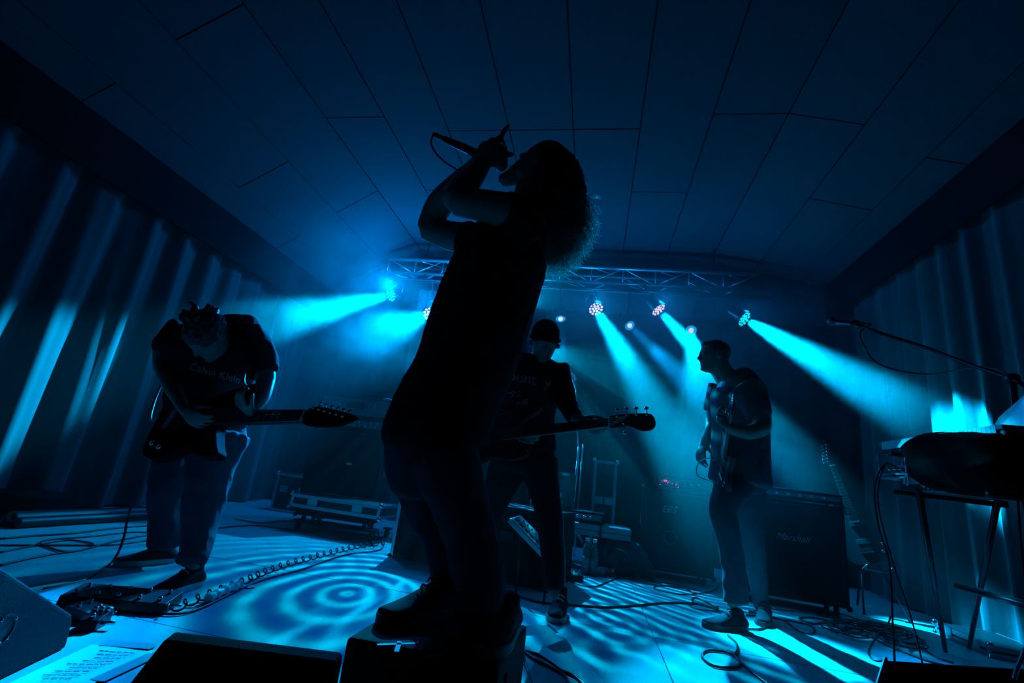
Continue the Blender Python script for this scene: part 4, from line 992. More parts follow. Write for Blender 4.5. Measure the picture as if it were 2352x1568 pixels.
_rails = [c for c in CC.children if c.name.startswith(('edge_rail', 'ball_corner', 'latch'))]
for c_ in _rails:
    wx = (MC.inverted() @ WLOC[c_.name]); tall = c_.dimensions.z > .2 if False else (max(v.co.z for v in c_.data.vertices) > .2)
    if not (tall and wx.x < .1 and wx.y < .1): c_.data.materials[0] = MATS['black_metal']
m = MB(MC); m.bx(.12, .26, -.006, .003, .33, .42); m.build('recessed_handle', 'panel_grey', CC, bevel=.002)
flight_case('narrow upright rack case with metal edges behind the bass neck', LF(.02, 5.15, 0, -2), .235, .45, .985, z0=.0, castors=False)
# low bench behind, bottles under it
P0, P1 = at(1105, 1172, 4.62), at(1450, 1214, 4.62); ya = math.degrees(math.atan2(P1.y - P0.y, P1.x - P0.x)); zt = (P0.z + P1.z) / 2; W = (P1 - P0).length
MB_ = LF(P0.x, P0.y, 0, ya); bench = thing('bench', 'low pale bench with a grooved front edge behind the bass player\'s leg', 'bench', MB_ @ Vector((W / 2, .2, 0)))
m = MB(MB_); m.bx(0, W, 0, .38, zt - .045, zt); m.build('board', 'bench_grey', bench, bevel=.003)
m = MB(MB_); m.bx(0, W, .004, .37, zt - .095, zt - .050); m.build('board', 'bench_grey', bench, bevel=.003)
m = MB(MB_); m.bx(W - .20 * W, W - .20 * W + .02, -.003, .38, zt - .097, zt + .003); m.build('strap', 'black_plastic', bench)
for x in (.1, W * .5, W - .12):
    for y in (.06, .32): m = MB(MB_); m.bx(x - .025, x + .025, y - .025, y + .025, 0, zt - .095); m.build('leg', 'panel_grey', bench)
def bottle(x, y, label, tilt=None, h=.27, r=.034, g=None):
    t = thing('water_bottle', label, 'bottle', (x, y, 0) if tilt is None else tilt[0])
    o, ax = (Vector((x, y, 0)), Vector((0, 0, 1))) if tilt is None else (Vector(tilt[0]), Vector(tilt[1]))
    m = MB(); m.lathe([(r * .8, 0), (r, .008), (r, h * .62), (r * .92, h * .66), (r, h * .70), (r * .55, h * .84), (r * .42, h * .88), (r * .42, h * .93)], o, ax, 20); m.build('bottle_body', 'bottle_plastic', t, smooth=True)
    m = MB(); m.lathe([(r * .5, h * .92), (r * .5, h), (r * .46, h + .003)], o, ax, 16); m.build('cap', 'white_plastic', t)
    m = MB(); m.lathe([(r * 1.02, h * .30), (r * 1.02, h * .52)], o, ax, 20); m.build('wrapper', 'panel_grey', t, smooth=True)
b1 = at(1350, 1236, 4.42); b2 = at(1367, 1239, 4.42)
bottle(b1.x, b1.y, 'left one of two water bottles standing before the low bench', h=b1.z)
bottle(b2.x, b2.y, 'right one of two water bottles standing before the low bench', h=b2.z)
bl = fl(1358, 1312, .036); bottle(0, 0, 'water bottle lying on its side beside the slumped bag', tilt=(bl, (.75, .65, .04)), h=.24, r=.034)
# box of electronics with a red light on the bench
M5 = LF(-.28, 4.66, zt + .002, -3); el = amp_head('small black mixer box with a red light on the low bench', M5, .42, .28, .10, knobs=(5,), leds=((.25, .06, .006),), name='mixer_box', cat='mixer')
pp = MB(M5); pp.bx(.02, .20, -.11, -.02, .001, .004); o = tag(pp.build('sheet_of_paper', 'paper'), 'sheet of paper on the bench before the mixer box', 'paper')
# slumped bag
bp = MB(); c = fl(1425, 1322); P = lambda a, b_, z: (Vector((c.x + a, c.y + b_, z)))
limb(bp, [(P(-.20, .02, .05), .07, .05), (P(-.10, .05, .12), .14, .12), (P(.06, .08, .14), .15, .14), (P(.17, .08, .09), .10, .09), (P(.28, .05, .03), .05, .03)], side=(0, 1, 0))
limb(bp, [(P(.02, .0, .20), .05, .05), (P(.10, .02, .22), .06, .05), (P(.18, .02, .16), .05, .05)], side=(0, 1, 0))
bg = thing('bag', 'slumped dark cloth bag with a pale top on the floor by the bass rig', 'bag', (c.x, c.y, 0))
organic('bag_body', bp, 'bag_cloth', bg, .012, 3, fold=.016, fscale=(16, 16, 16))
m = MB(); m.tube(catmull([P(-.12, -.06, .18), P(-.02, -.12, .22), P(.08, -.14, .14), P(.13, -.13, .03)], 6), .009, 6); m.build('strap', 'black_plastic', bg, smooth=True)

# small keyboard leaning over the big case
ka, kb_ = at(1171, 1190, 3.08), at(1262, 1284, 3.02); kn = at(1197, 1180, 3.24) - ka
FK = frame(ka, kb_ - ka, (kb_ - ka).cross(kn)); KL = (kb_ - ka).length; kt = thing('small_keyboard', 'small white keyboard tilted up before the black case beside the bass player\'s knee', 'keyboard', ka)
m = MB(FK); m.bx(0, KL, 0, .15, -.03, 0); m.build('case', 'white_plastic', kt, bevel=.004)
for fx in (.06, KL - .05):
    pl = FK @ Vector((fx, .12, -.03)); m = MB(); m.cyl(pl, (pl.x, pl.y + .03, .004), .008); m.build('leg', 'black_metal', kt, smooth=True)
nk = 25; kw = (KL - .02) / nk
for k in range(nk):
    m = MB(FK); m.bx(.01 + k * kw + .0008, .01 + (k + 1) * kw - .0008, .004, .075, .001, .008); m.build('white_key', 'white_key', kt)
    if k % 7 in (0, 1, 3, 4, 5): m = MB(FK); m.bx(.01 + (k + 1) * kw - .0055, .01 + (k + 1) * kw + .0055, .030, .076, .008, .014); m.build('black_key', 'black_plastic', kt)
for k in range(8): m = MB(FK); m.lathe([(.006, 0), (.005, .008)], (.05 + k * .036, .115, 0), (0, 0, 1), 8); m.build('button', 'panel_grey', kt)

# drums half hidden behind the bass player
dr = thing('drum', 'floor tom with chrome lugs and legs half hidden behind the bass player', 'drum', (-.36, 5.0, 0))
m = MB(); m.lathe([(.19, .38), (.20, .385), (.20, .80), (.19, .805)], (-.36, 5.0, 0), (0, 0, 1), 32); m.build('shell', 'panel_grey', dr, smooth=False)
for z in (.39, .795): m = MB(); m.lathe([(.208, z - .014), (.212, z - .012), (.212, z + .012), (.208, z + .014)], (-.36, 5.0, 0), (0, 0, 1), 32); m.build('hoop', 'chrome', dr)
for k in range(8):
    a = k * math.pi / 4 + .2; x, y = -.36 + .212 * math.cos(a), 5 + .212 * math.sin(a)
    m = MB(); m.cyl((x, y, .39), (x, y, .795), .004, n=6); m.box((x, y, .60), (.02, .02, .05)); m.build('lug', 'chrome', dr)
for k in range(3):
    a = k * 2.1 - 1.2; x, y = -.36 + .225 * math.cos(a), 5 + .225 * math.sin(a); m = MB(); m.cyl((x, y, 0), (x, y, .62), .008, n=8); m.build('leg', 'chrome', dr, smooth=True)
def cymbal_stand(label, base, top, rad, tilt):
    t = thing('cymbal_stand', label, 'cymbal', (base[0], base[1], 0)); B, T = Vector(base), Vector(top)
    m = MB(); m.cyl((B.x, B.y, .12), (B.x, B.y, T.z * .6), .013); m.build('tube', 'chrome', t, smooth=True)
    m = MB(); m.cyl((B.x, B.y, T.z * .58), T, .008); m.build('tube', 'chrome', t, smooth=True)
    for k in range(3):
        a = k * 2.094 + .4; m = MB(); m.cyl((B.x, B.y, .32), (B.x + .27 * math.cos(a), B.y + .27 * math.sin(a), .01), .008); m.build('leg', 'chrome', t, smooth=True)
    m = MB(); m.lathe([(.01, .012), (.035, .010), (.05, 0), (rad * .6, -.008), (rad, -.02), (rad, -.021), (.04, -.004)], T, tilt, 36); m.build('cymbal', 'chrome', t, smooth=True)
q1 = at(1331, 1000, 5.0); q2 = at(1322, 868, 5.05)
cymbal_stand('chrome cymbal stand rising behind the bass player\'s arm', (q1.x, 5.0, 0), q2, .20, (.85, -.25, .45))
q3 = at(1339, 1020, 5.2); st = thing('drum_throne_post', 'thin chrome post beside the cymbal stand', 'stand', (q3.x, 5.2, 0))
m = MB(); m.cyl((q3.x, 5.2, .02), q3, .009); m.build('tube', 'chrome', st, smooth=True)
for k in range(3):
    a = k * 2.094; m = MB(); m.cyl((q3.x, 5.2, .28), (q3.x + .2 * math.cos(a), 5.2 + .2 * math.sin(a), .01), .007); m.build('leg', 'chrome', st, smooth=True)

# ------------------------------------------------------------------ the box under the singer, floor monitors
bx_ = MB(); z = BOXZ
pts = [Vector((-.590, 1.31, 0)), Vector((-.19, 1.33, 0)), Vector((-.165, 1.70, 0)), Vector((-.58, 1.76, 0))]
bx_.prism([(p.x, p.y) for p in pts], 0, z); sb = bx_.build('step_box', 'tolex', bevel=.014, seg=3); tag(sb, 'black step box under the singer\'s feet with scuffed tape on its corners', 'box')
for a, b_, w_, zz in (((-.50, 1.30), (-.42, 1.36), .006, z), ((-.46, 1.35), (-.44, 1.28), .006, z), ((-.36, 1.29), (-.33, 1.34), .006, z)):
    m = MB(); d = Vector((b_[0] - a[0], b_[1] - a[1], 0)); M_ = frame((a[0], a[1], zz), d, (0, 0, 1)); m.M = M_; m.bx(0, d.length, -w_, w_, 0, .0012); m.build('tape_strip', 'rubber', sb)
for x0, z0_, x1, z1_ in ((-.172, .20, -.172, .05), (-.172, .22, -.172, .12)):
    m = MB(); m.tube([(x0 - .010, 1.42, z0_), (x1 - .006, 1.50, z1_)], .006, 6); m.build('tape_strip', 'rubber', sb)
def wedge(label, prof, P, D, width, front=None, group=None):
    """floor monitor: side profile (distance, height) in the vertical plane from P along D, extruded sideways"""
    P, D = Vector(P), Vector(D).normalized(); N = Vector((-D.y, D.x, 0))
    t = thing('floor_monitor', label, 'speaker', P + D * .2); m = MB()
    n = len(prof); V = [P + D * a + Vector((0, 0, h)) for a, h in prof] + [P + D * a + Vector((0, 0, h)) + N * width for a, h in prof]
    m.add(V, [tuple(range(n - 1, -1, -1)), tuple(range(n, 2 * n))] + [(i, (i + 1) % n, n + (i + 1) % n, n + i) for i in range(n)])
    me = m.build('cabinet', 'tolex', t, bevel=.012, seg=3); return t, P, D, N
# left: outline taken in the plane of its side panel
p0, p1 = fl(152, 1488), fl(-60, 1592); D = (p1 - p0).normalized(); nrm = Vector((-D.y, D.x, 0))
def onp(px, py):
    r = Vector(ray(px, py)); c_ = Vector(CAM); k = (p0 - c_).dot(nrm) / r.dot(nrm); q = c_ + r * k; return ((q - p0).dot(D), q.z)
pr_ = [onp(152, 1488), onp(168, 1428), onp(168, 1411), onp(0, 1300), onp(-60, 1262), (onp(-60, 1262)[0] + .06, onp(-60, 1262)[1] - .03), (onp(-60, 1262)[0] + .10, 0.0)]
pr_[0] = (0, 0.0)
t, P, D, N = wedge('black floor monitor at the left edge, side panel with a round socket towards us', pr_, p0, D, -.42)
sx0, sz0 = onp(6, 1446)
SM = frame(P + D * sx0 + Vector((0, 0, sz0)), N, (0, 0, 1))
m = MB(SM); m.lathe([(.040, .0005), (.040, .004), (.034, .004), (.032, .001)], (0, 0, 0), (1, 0, 0), 24); m.build('socket_plate', 'black_plastic', t, smooth=False)
for a in (.6, 2.2, 3.9, 5.4): m = MB(SM); m.ball((.004, .036 * math.cos(a), .036 * math.sin(a)), .004, 8); m.build('screw', 'chrome', t, smooth=True)
wedge('black floor monitor at the bottom edge left of the singer\'s box', [(0, 0), (0, .27), (.015, .292), (.05, .285), (.36, .07), (.36, 0)], (-.905, 1.10, 0), (.2, -.98, 0), .385)
A_, B_, C_ = fl(1935, 1568, .3), fl(2040, 1510, .3), fl(2352, 1530, .3); Dd = (A_ - B_).normalized()
Wd = (C_ - B_).length + .1; nn = (C_ - B_).normalized()
t = thing('floor_monitor', 'black floor monitor with a pale taped edge at the bottom right corner', 'speaker', (B_.x, B_.y - .2, 0)); m = MB()
prof_ = [(0, 0), (0, .27), (.03, .30), (.44, .10), (.44, 0)]
V = [Vector((B_.x, B_.y, 0)) + Dd * a + Vector((0, 0, h)) for a, h in prof_]; V += [v + nn * Wd for v in V]; n = 5
V = [tuple(v) for v in V]
m.add(V, [tuple(range(n)), tuple(range(2 * n - 1, n - 1, -1))] + [(i, n + i, n + (i + 1) % n, (i + 1) % n) for i in range(n)])
m.build('cabinet', 'tolex', t, bevel=.01, seg=3)
m = MB(); m.tube([B_ + Dd * .03 + Vector((0, 0, .002)), B_ + Dd * .44 + Vector((0, 0, -.198))], .006, 6); m.build('edge_trim', 'aluminium', t)

# ------------------------------------------------------------------ keyboards on their stand at the right
KX = 1.40
ks = thing('keyboard_stand', 'black two-tier keyboard stand at the right of the stage', 'stand', (1.55, 2.3, 0))
for y in (1.98, 2.52):
    for x0, x1 in ((1.42, 1.72), (1.72, 1.42)):
        ft = {(1.42, 2.52): fl(2172, 1500), (1.72, 2.52): fl(2226, 1492)}.get((x0, y), Vector((x0 + .05, y - .15, 0))); ft.z = .014
        m = MB(); m.cyl(ft, (x0, y - .07, .88), .013); m.build('leg', 'black_metal', ks, smooth=True)
    m = MB(); m.cyl((1.36, y, .86), (1.80, y, .86), .012); m.build('arm', 'black_metal', ks, smooth=True)
    m = MB(); m.cyl((1.36, y, 1.03), (1.80, y, 1.03), .012); m.build('arm', 'black_metal', ks, smooth=True)
    m = MB(); m.cyl((1.79, y, .86), (1.79, y, 1.03), .012); m.build('upright', 'black_metal', ks, smooth=True)
m = MB(); m.cyl((1.57, 1.98, .50), (1.57, 2.52, .50), .014); m.build('crossbar', 'black_metal', ks, smooth=True)
def keyboard(label, x0, x1, y0, y1, z, h, kd, m_body='black_plastic', nkeys=44):
    t = thing('keyboard', label, 'keyboard', ((x0 + x1) / 2, (y0 + y1) / 2, z))
    m = MB(); m.bx(x0, x1, y0, y1, z, z + h * .62); m.build('case', m_body, t, bevel=.006)
    m = MB(); m.bx(x0 + kd + .005, x1, y0, y1, z + h * .62, z + h); m.build('control_panel', m_body, t, bevel=.005)
    for yy in (y0, y1 - .03): m = MB(); m.bx(x0 - .006, x0 + kd + .01, yy, yy + .03, z + h * .62, z + h * .9); m.build('end_cheek', 'panel_grey', t, bevel=.004)
    w_ = (y1 - y0 - .06) / nkeys
    for k in range(nkeys):
        ya_ = y0 + .03 + k * w_; m = MB(); m.bx(x0 - .006, x0 + kd, ya_ + .0008, ya_ + w_ - .0008, z + h * .62 - .020, z + h * .62 + .018); m.build('white_key', 'white_key', t)
        if k % 7 in (0, 1, 3, 4, 5): m = MB(); m.bx(x0 + kd * .35, x0 + kd, ya_ + w_ - .006, ya_ + w_ + .006, z + h * .62 + .016, z + h * .62 + .026); m.build('black_key', 'black_plastic', t)
    for k in range(8): m = MB(); m.lathe([(.010, 0), (.008, .012)], (x0 + kd + .07, y0 + .1 + k * (y1 - y0 - .2) / 7, z + h), (0, 0, 1), 10); m.build('knob', 'panel_grey', t, smooth=True)
    return t
keyboard('keyboard on the upper tier, white keys lit at its far end', KX, KX + .32, 1.92, 2.68, 1.045, .062, .14, nkeys=32)
keyboard('wide dark keyboard on the lower tier beneath the padded bag', KX + .02, KX + .36, 1.90, 2.58, .874, .080, .14, nkeys=30)
# black dust cover pulled over the near half of both keyboards
gbm = MB()
limb(gbm, [(Vector((1.565, 1.90, .965)), .21, .085), (Vector((1.565, 1.96, .975)), .225, .105), (Vector((1.565, 2.15, .985)), .225, .112), (Vector((1.565, 2.36, .995)), .225, .112)], n=40, capk=.12, side=(0, 0, 1))
for k, v in enumerate(gbm.V):   # square the cross-section
    x, y, z_ = v; dx_, dz_ = x - 1.565, z_ - .985; f = 1 + .26 * min(1, (2 * abs(dx_) / .225) * (abs(dz_) / .112)); gbm.V[k] = (1.565 + dx_ * min(f, 1.2), y, .985 + dz_ * f)
gbo = thing('dust_cover', 'black cloth cover with rounded end pulled over the near half of the keyboards', 'cover', (1.53, 2.1, .87)); organic('cover_cloth', gbm, 'cover_cloth', gbo, .009, 3, fold=.004, fscale=(8, 8, 8))
# side shelf with a little mixer
sh = thing('side_shelf', 'small wire shelf hanging from the far end of the keyboard stand', 'shelf', (KX, 2.55, .93))
za, zb_ = .945, 1.045
for y in (2.45, 2.66):
    for x in (KX - .02, KX + .22):
        m = MB(); m.cyl((x, y, za), (x, y, zb_), .004, n=8); m.build('post', 'aluminium', sh, smooth=True)
m = MB(); m.bx(KX - .02, KX + .22, 2.44, 2.67, za - .006, za + .002); m.build('tray', 'aluminium', sh)
m = MB(); m.bx(KX - .02, KX + .22, 2.44, 2.67, za - .020, za - .014); m.build('tray', 'aluminium', sh)
mx = thing('pocket_mixer', 'small mixer with knobs and plugged leads on the wire shelf', 'mixer', (KX + .06, 2.54, za + .002))
m = MB(); m.bx(KX + .0, KX + .12, 2.455, 2.60, za + .002, za + .042); m.build('case', 'panel_grey', mx, bevel=.003)
for a in range(3):
    for b_ in range(4): m = MB(); m.lathe([(.006, 0), (.005, .012)], (KX + .02 + a * .035, 2.475 + b_ * .034, za + .042), (0, 0, 1), 10); m.build('knob', 'aluminium', mx, smooth=True)
for k in range(3): m = MB(); m.cyl((KX + .0, 2.48 + k * .04, za + .02), (KX - .035, 2.48 + k * .04, za + .02), .006, n=10); m.build('plug', 'chrome', mx, smooth=True)
rg_ = MB(); rg_.tube([(KX - .022, 2.45 + .012 * math.sin(a), .915 + .022 * math.cos(a)) for a in np.linspace(0, 6.2832, 20)], .0035, 6); rg_.build('hook_ring', 'aluminium', sh, smooth=True)
# laptop
lp = thing('laptop', 'open laptop seen from behind at the right, on the rear of the keyboards', 'laptop', (1.78, 2.05, 1.0))
l0, l1, l2, l3 = at(2254, 998, 2.30), at(2262, 984, 2.30), at(2316, 970, 2.10), at(2330, 1030, 2.08)
LFm = frame(l0 + Vector((0, 0, -.05)), (l3 - l0) * Vector((1, 1, 0)) if False else Vector(((l3 - l0).x, (l3 - l0).y, 0)), (0, 0, 1))
Wl = Vector(((l3 - l0).x, (l3 - l0).y, 0)).length
m = MB(LFm); m.add([(0, 0, 0), (Wl + .1, 0, 0), (Wl + .1, .05, .20), (0.03, .05, .12)] + [(0, .008, 0), (Wl + .1, .008, 0), (Wl + .1, .058, .20), (0.03, .058, .12)], [(0, 1, 2, 3), (7, 6, 5, 4), (0, 4, 5, 1), (1, 5, 6, 2), (2, 6, 7, 3), (3, 7, 4, 0)]); m.build('lid', 'aluminium', lp)
m = MB(LFm); m.bx(0, Wl + .1, .0, .24, -.018, 0); m.build('base', 'aluminium', lp, bevel=.003)
# leads hanging from the mixer
def cable(label, P, r=.0032, mt='cable', name='cable', group=None, k=6, cat='cable'):
    m = MB(); m.tube(catmull(P, k), r, 6); o = m.build(name, mt, smooth=True); return tag(o, label, cat, group)
cable('pair of leads hanging in a bow from the pocket mixer', [(KX - .035, 2.48, za + .02), (KX - .10, 2.46, za + .03), (KX - .15, 2.46, za - .08), (KX - .145, 2.46, za - .25), (KX - .11, 2.47, .55), (KX - .12, 2.47, .25), (KX - .10, 2.50, .02), (KX + .05, 2.6, .006)], .004)
cable('second lead dropping from the pocket mixer beside the stand leg', [(KX - .035, 2.52, za + .02), (KX - .08, 2.50, za + .03), (KX - .12, 2.50, za - .12), (KX - .09, 2.5, .60), (KX - .02, 2.5, .30), (KX + .02, 2.52, .02), (KX + .1, 2.7, .006)], .0032)
# music-stand like folding stand legs behind
for i, (a, b_) in enumerate((((2186, 1200), (2178, 1300)), ((2208, 1210), (2226, 1282)), ((2304, 1190), (2296, 1300)))): pass

# microphone on its boom stand
mst = thing('microphone_stand', 'black boom stand at the right edge with a microphone over the keyboards', 'stand', (1.62, 2.30, 0))
pb, ptop = Vector((1.66, 2.30, .02)), at(2326, 870, 2.28)
m = MB(); m.cyl(pb, (pb + ptop) / 2, .016); m.build('pole', 'black_metal', mst, smooth=True)
m = MB(); m.cyl((pb + ptop) / 2, ptop, .011); m.build('pole', 'black_metal', mst, smooth=True)
mc0, mc1 = at(1908, 738, 2.95), at(1962, 742, 2.92)
m = MB(); m.tube([at(1968, 745, 2.915), at(2020, 764, 2.85), at(2130, 799, 2.66), at(2230, 838, 2.45), ptop, at(2352, 884, 2.2)], .009, 8); m.build('boom', 'black_metal', mst, smooth=True)
m = MB(); m.ball(ptop, .026, 12); m.build('clutch', 'black_plastic', mst, smooth=True)
for k in range(3):
    a = k * 2.094 + .5; m = MB(); m.cyl(pb + Vector((0, 0, .22)), pb + Vector((.32 * math.cos(a), .32 * math.sin(a), -.01)), .009); m.build('leg', 'black_metal', mst, smooth=True)
mic2 = thing('microphone', 'microphone pointing left on the boom above the right keyboards', 'microphone', mc0); ax = (mc1 - mc0).normalized()
m = MB(); m.lathe([(.018, .02), (.019, .03), (.014, .06), (.011, .165)], mc0, ax, 16); m.build('handle', 'aluminium', mic2, smooth=True)
m = MB(); m.ball(mc0 + ax * .005, .024, 14); m.build('grille_ball', 'panel_grey', mic2, smooth=True)
m = MB(); m.lathe([(.020, -.015), (.022, 0), (.020, .02)], mc1, ax, 14); m.build('clip', 'black_plastic', mst, smooth=True)
e = mc0 + ax * .165
m = MB(); m.tube(catmull([e, e + ax * .03, at(1975, 765, 2.90), at(1988, 800, 2.88), at(2010, 830, 2.85), at(2060, 850, 2.8), at(2140, 859, 2.68), at(2230, 845, 2.5), at(2300, 852, 2.33), ptop + Vector((.0, .02, -.08)), pb + Vector((.02, .02, .6)), pb + Vector((.05, .05, .05)), pb + Vector((.2, .15, -.014))], 6), .0042, 8); m.build('cable', 'cable', mic2, smooth=True)

# ------------------------------------------------------------------ pedals, papers and cables on the floor
def pedal(name, label, px0, px1, d, h, knobs, mt='black_plastic', cat='pedal', sw=1, jack=True):
    a, b_ = fl(*px0), fl(*px1); M = LF(a.x, a.y, 0, math.degrees(math.atan2(b_.y - a.y, b_.x - a.x))); w = (b_ - a).length
    t = thing(name, label, cat, M @ Vector((w / 2, d / 2, 0)))
    m = MB(M); m.add([(0, 0, .004), (w, 0, .004), (w, d, .004), (0, d, .004), (0, .01, h * .7), (w, .01, h * .7), (w, d, h), (0, d, h)], [(3, 2, 1, 0), (4, 5, 6, 7), (0, 1, 5, 4), (1, 2, 6, 5), (2, 3, 7, 6), (3, 0, 4, 7)]); m.build('case', mt, t, bevel=.004)
    for k in range(knobs):
        m = MB(M); m.lathe([(.008, 0), (.007, .014), (.004, .015)], (w * (k + .5) / knobs, d * .75, h * .92), (0, 0, 1), 12); m.build('knob', 'chrome', t, smooth=True)
    for k in range(sw):
        m = MB(M); m.lathe([(.009, 0), (.009, .012), (.006, .016)], (w * (k + .5) / sw, d * .25, h * .76), (0, 0, 1), 12); m.build('footswitch', 'chrome', t, smooth=True)
    if jack: m = MB(M); m.cyl((w, d * .4, h * .4), (w + .04, d * .4, h * .4), .007); m.build('plug', 'chrome', t, smooth=True)
    return t, M, w
t, M, w = pedal('multi_effects_pedal', 'long black multi-effects floor unit below the bent guitarist\'s shoe', (125, 1392), (372, 1412), .15, .055, 5, sw=5)
m = MB(M); m.bx(.08, w - .1, .152, .16, .01, .05); m.build('rear_rail', 'panel_grey', t)
pedal('effects_pedal', 'small metal effects pedal with bright knobs beside the left floor monitor', (170, 1450), (215, 1452), .11, .05, 3, mt='black_metal')
pedal('effects_pedal', 'flat silver-edged effects pedal in front of the long floor unit', (210, 1432), (262, 1414), .12, .045, 2, mt='aluminium', sw=1)
pedal('effects_pedal', 'small black pedal with glinting knobs on the floor right of the bass player\'s foot', (1304, 1334), (1340, 1338), .11, .065, 4, sw=2)

# set list taped to the floor
q = [fl(*p, .002) for p in ((212, 1480), (360, 1493), (230, 1560), (40, 1556))]
q[2] = fl(212, 1572, .002); q[3] = fl(8, 1575, .002)
PX = (q[1] - q[0]).normalized(); 
sl_ = MB(); n_ = 10; V = []
for i in range(n_ + 1):
    for j in range(n_ + 1):
        u, v = i / n_, j / n_; p = q[0] * (1 - u) * (1 - v) + q[1] * u * (1 - v) + q[2] * u * v + q[3] * (1 - u) * v
        V.append((p.x, p.y, .0025 + .0015 * math.sin(u * 5 + v * 3)))
N2 = n_ + 1; V2 = [(x, y, z_ - .0008) for x, y, z_ in V]; k_ = len(V)
F = [(i * N2 + j, (i + 1) * N2 + j, (i + 1) * N2 + j + 1, i * N2 + j + 1) for i in range(n_) for j in range(n_)]
F = [f[::-1] for f in F] + [tuple(k_ + i for i in f) for f in F]
sl_.add(V + V2, F); sheet = sl_.build('set_list', 'paper'); tag(sheet, 'white handwritten set list taped to the floor at the lower left', 'paper')
st = MB()
def onsheet(u, v, z_=.0048): p = q[0] * (1 - u) * (1 - v) + q[1] * u * (1 - v) + q[2] * u * v + q[3] * (1 - u) * v; return Vector((p.x, p.y, z_))
r_ = np.random.default_rng(4)
for i in range(9):
    v = .16 + .09 * i; u0 = .80 - .02 * i; L_ = r_.uniform(.28, .5); u = u0
    while u > u0 - L_:
        wl = r_.uniform(.04, .10); P_ = []
        for k in range(int(wl / .006) + 3): P_.append(onsheet(u - k * .006, v + .020 * math.sin(k * 1.9 + r_.uniform(-.5, .5)) * r_.uniform(.4, 1.2) * .7))
        st.tube(P_, .0008, 3); u -= wl + .025
st.build('handwriting', 'ink', sheet)
def fc(pts, z=.006, **kw): return [fl(p[0], p[1], p[2] if len(p) > 2 else z) for p in pts]
def tape(label, a, b_, w_, mt='tape', z_=.0045, name='tape_strip', grp=None):
    a, b_ = fl(*a), fl(*b_); M = frame((a.x, a.y, z_), b_ - a, (0, 0, 1)); L_ = (b_ - a).length; m = MB(M)
    m.add([(0, -w_ / 2, 0), (L_, -w_ / 2 * .95, 0), (L_ + .004, 0, 0), (L_, w_ / 2, 0), (0, w_ / 2, 0), (-.004, 0, 0)] + [(0, -w_ / 2, .0006), (L_, -w_ / 2 * .95, .0006), (L_ + .004, 0, .0006), (L_, w_ / 2, .0006), (0, w_ / 2, .0006), (-.004, 0, .0006)],
          [(5, 4, 3, 2, 1, 0), (6, 7, 8, 9, 10, 11)] + [(i, (i + 1) % 6, 6 + (i + 1) % 6, 6 + i) for i in range(6)])
    return tag(m.build(name, mt), label, 'tape')
tape('grey tape strip holding the top edge of the set list', (238, 1479), (352, 1488), .05)
tape('grey tape strip along the right edge of the set list', (352, 1506), (222, 1566), .045)
m = MB(); m.tube(catmull(fc([(478, 1374), (500, 1363), (525, 1352), (550, 1342)], z=.024), 5), [.020 + .005 * math.sin(k * 1.7) for k in range(16)], 10); tag(m.build('tape_band', 'white_tape'), 'crinkled white tape band wrapped round the twisted cable', 'tape')
tape('small square of white tape beside the twisted cable', (545, 1340), (580, 1350), .05, 'white_tape', .004)
tape('scrap of white tape on the floor left of the cable band', (492, 1376), (512, 1368), .03, 'white_tape', .003)

# straight cable and its curly companion running to the case
base = fc([(262, 1408), (282, 1396), (318, 1396), (368, 1408), (420, 1408), (470, 1392), (520, 1368), (600, 1332), (690, 1308), (740, 1290), (800, 1272), (872, 1262), (885, 1238)])
cable('long black lead running beside the curly cable to the pedals', base, .005)
core = catmull(fc([(372, 1400), (410, 1392), (460, 1372), (500, 1356), (560, 1334), (620, 1308), (690, 1286), (760, 1268), (830, 1252), (872, 1246)], z=.022), 14)
L_ = 0; HP = []; fine = []
for i in range(len(core) - 1):
    for k in range(6): fine.append(core[i].lerp(core[i + 1], k / 6))
for i, p in enumerate(fine):
    t_ = (fine[min(i + 1, len(fine) - 1)] - fine[max(i - 1, 0)]).normalized(); sd = t_.cross(Vector((0, 0, 1))).normalized()
    if i: L_ += (p - fine[i - 1]).length
    a = L_ * 2 * math.pi / .088; HP.append(p + sd * .019 * math.cos(a) + Vector((0, 0, .017 * math.sin(a))))
m = MB(); m.tube(HP, .0042, 5); tag(m.build('curly_cable', 'cable', smooth=True), 'coiled black cable snaking from the floor unit to the big case', 'cable')
cable('cable lying across the floor behind the bent guitarist, farthest of four', fc([(0, 1237), (80, 1230), (170, 1224), (260, 1213), (345, 1206)]), .006)
cable('cable passing under the bent guitarist\'s feet from the left edge, second farthest', fc([(0, 1252), (60, 1252), (150, 1252), (240, 1252), (300, 1246), (360, 1238), (430, 1234)]), .005)
cable('cable curving from the left edge to a loop, third of four', fc([(0, 1268), (60, 1256), (110, 1246), (160, 1240), (212, 1248), (200, 1260), (150, 1266), (110, 1256), (92, 1246), (120, 1238), (200, 1232), (300, 1222), (360, 1224)]), .005)
cable('cable nearest the left floor monitor, curving away to the guitarist', fc([(0, 1298), (40, 1288), (120, 1272), (190, 1262), (260, 1244), (330, 1230), (400, 1222)]), .006)
cable('instrument lead hanging from the left guitar down to the floor', [at(300, 1165, 2.35), at(292, 1195, 2.35), at(284, 1235, 2.30), at(268, 1275, 2.28), fl(246, 1300), fl(210, 1325), fl(160, 1340), fl(100, 1352)], .006)
cable('cable from behind the singer to the short-haired guitarist\'s feet', fc([(1150, 1352), (1180, 1364), (1240, 1382), (1310, 1388), (1390, 1394), (1460, 1390), (1530, 1384), (1600, 1386), (1650, 1400)]), .007)
cable('thin lead just behind the cable crossing the bright floor', fc([(1150, 1360), (1190, 1372), (1230, 1380)]), .003)
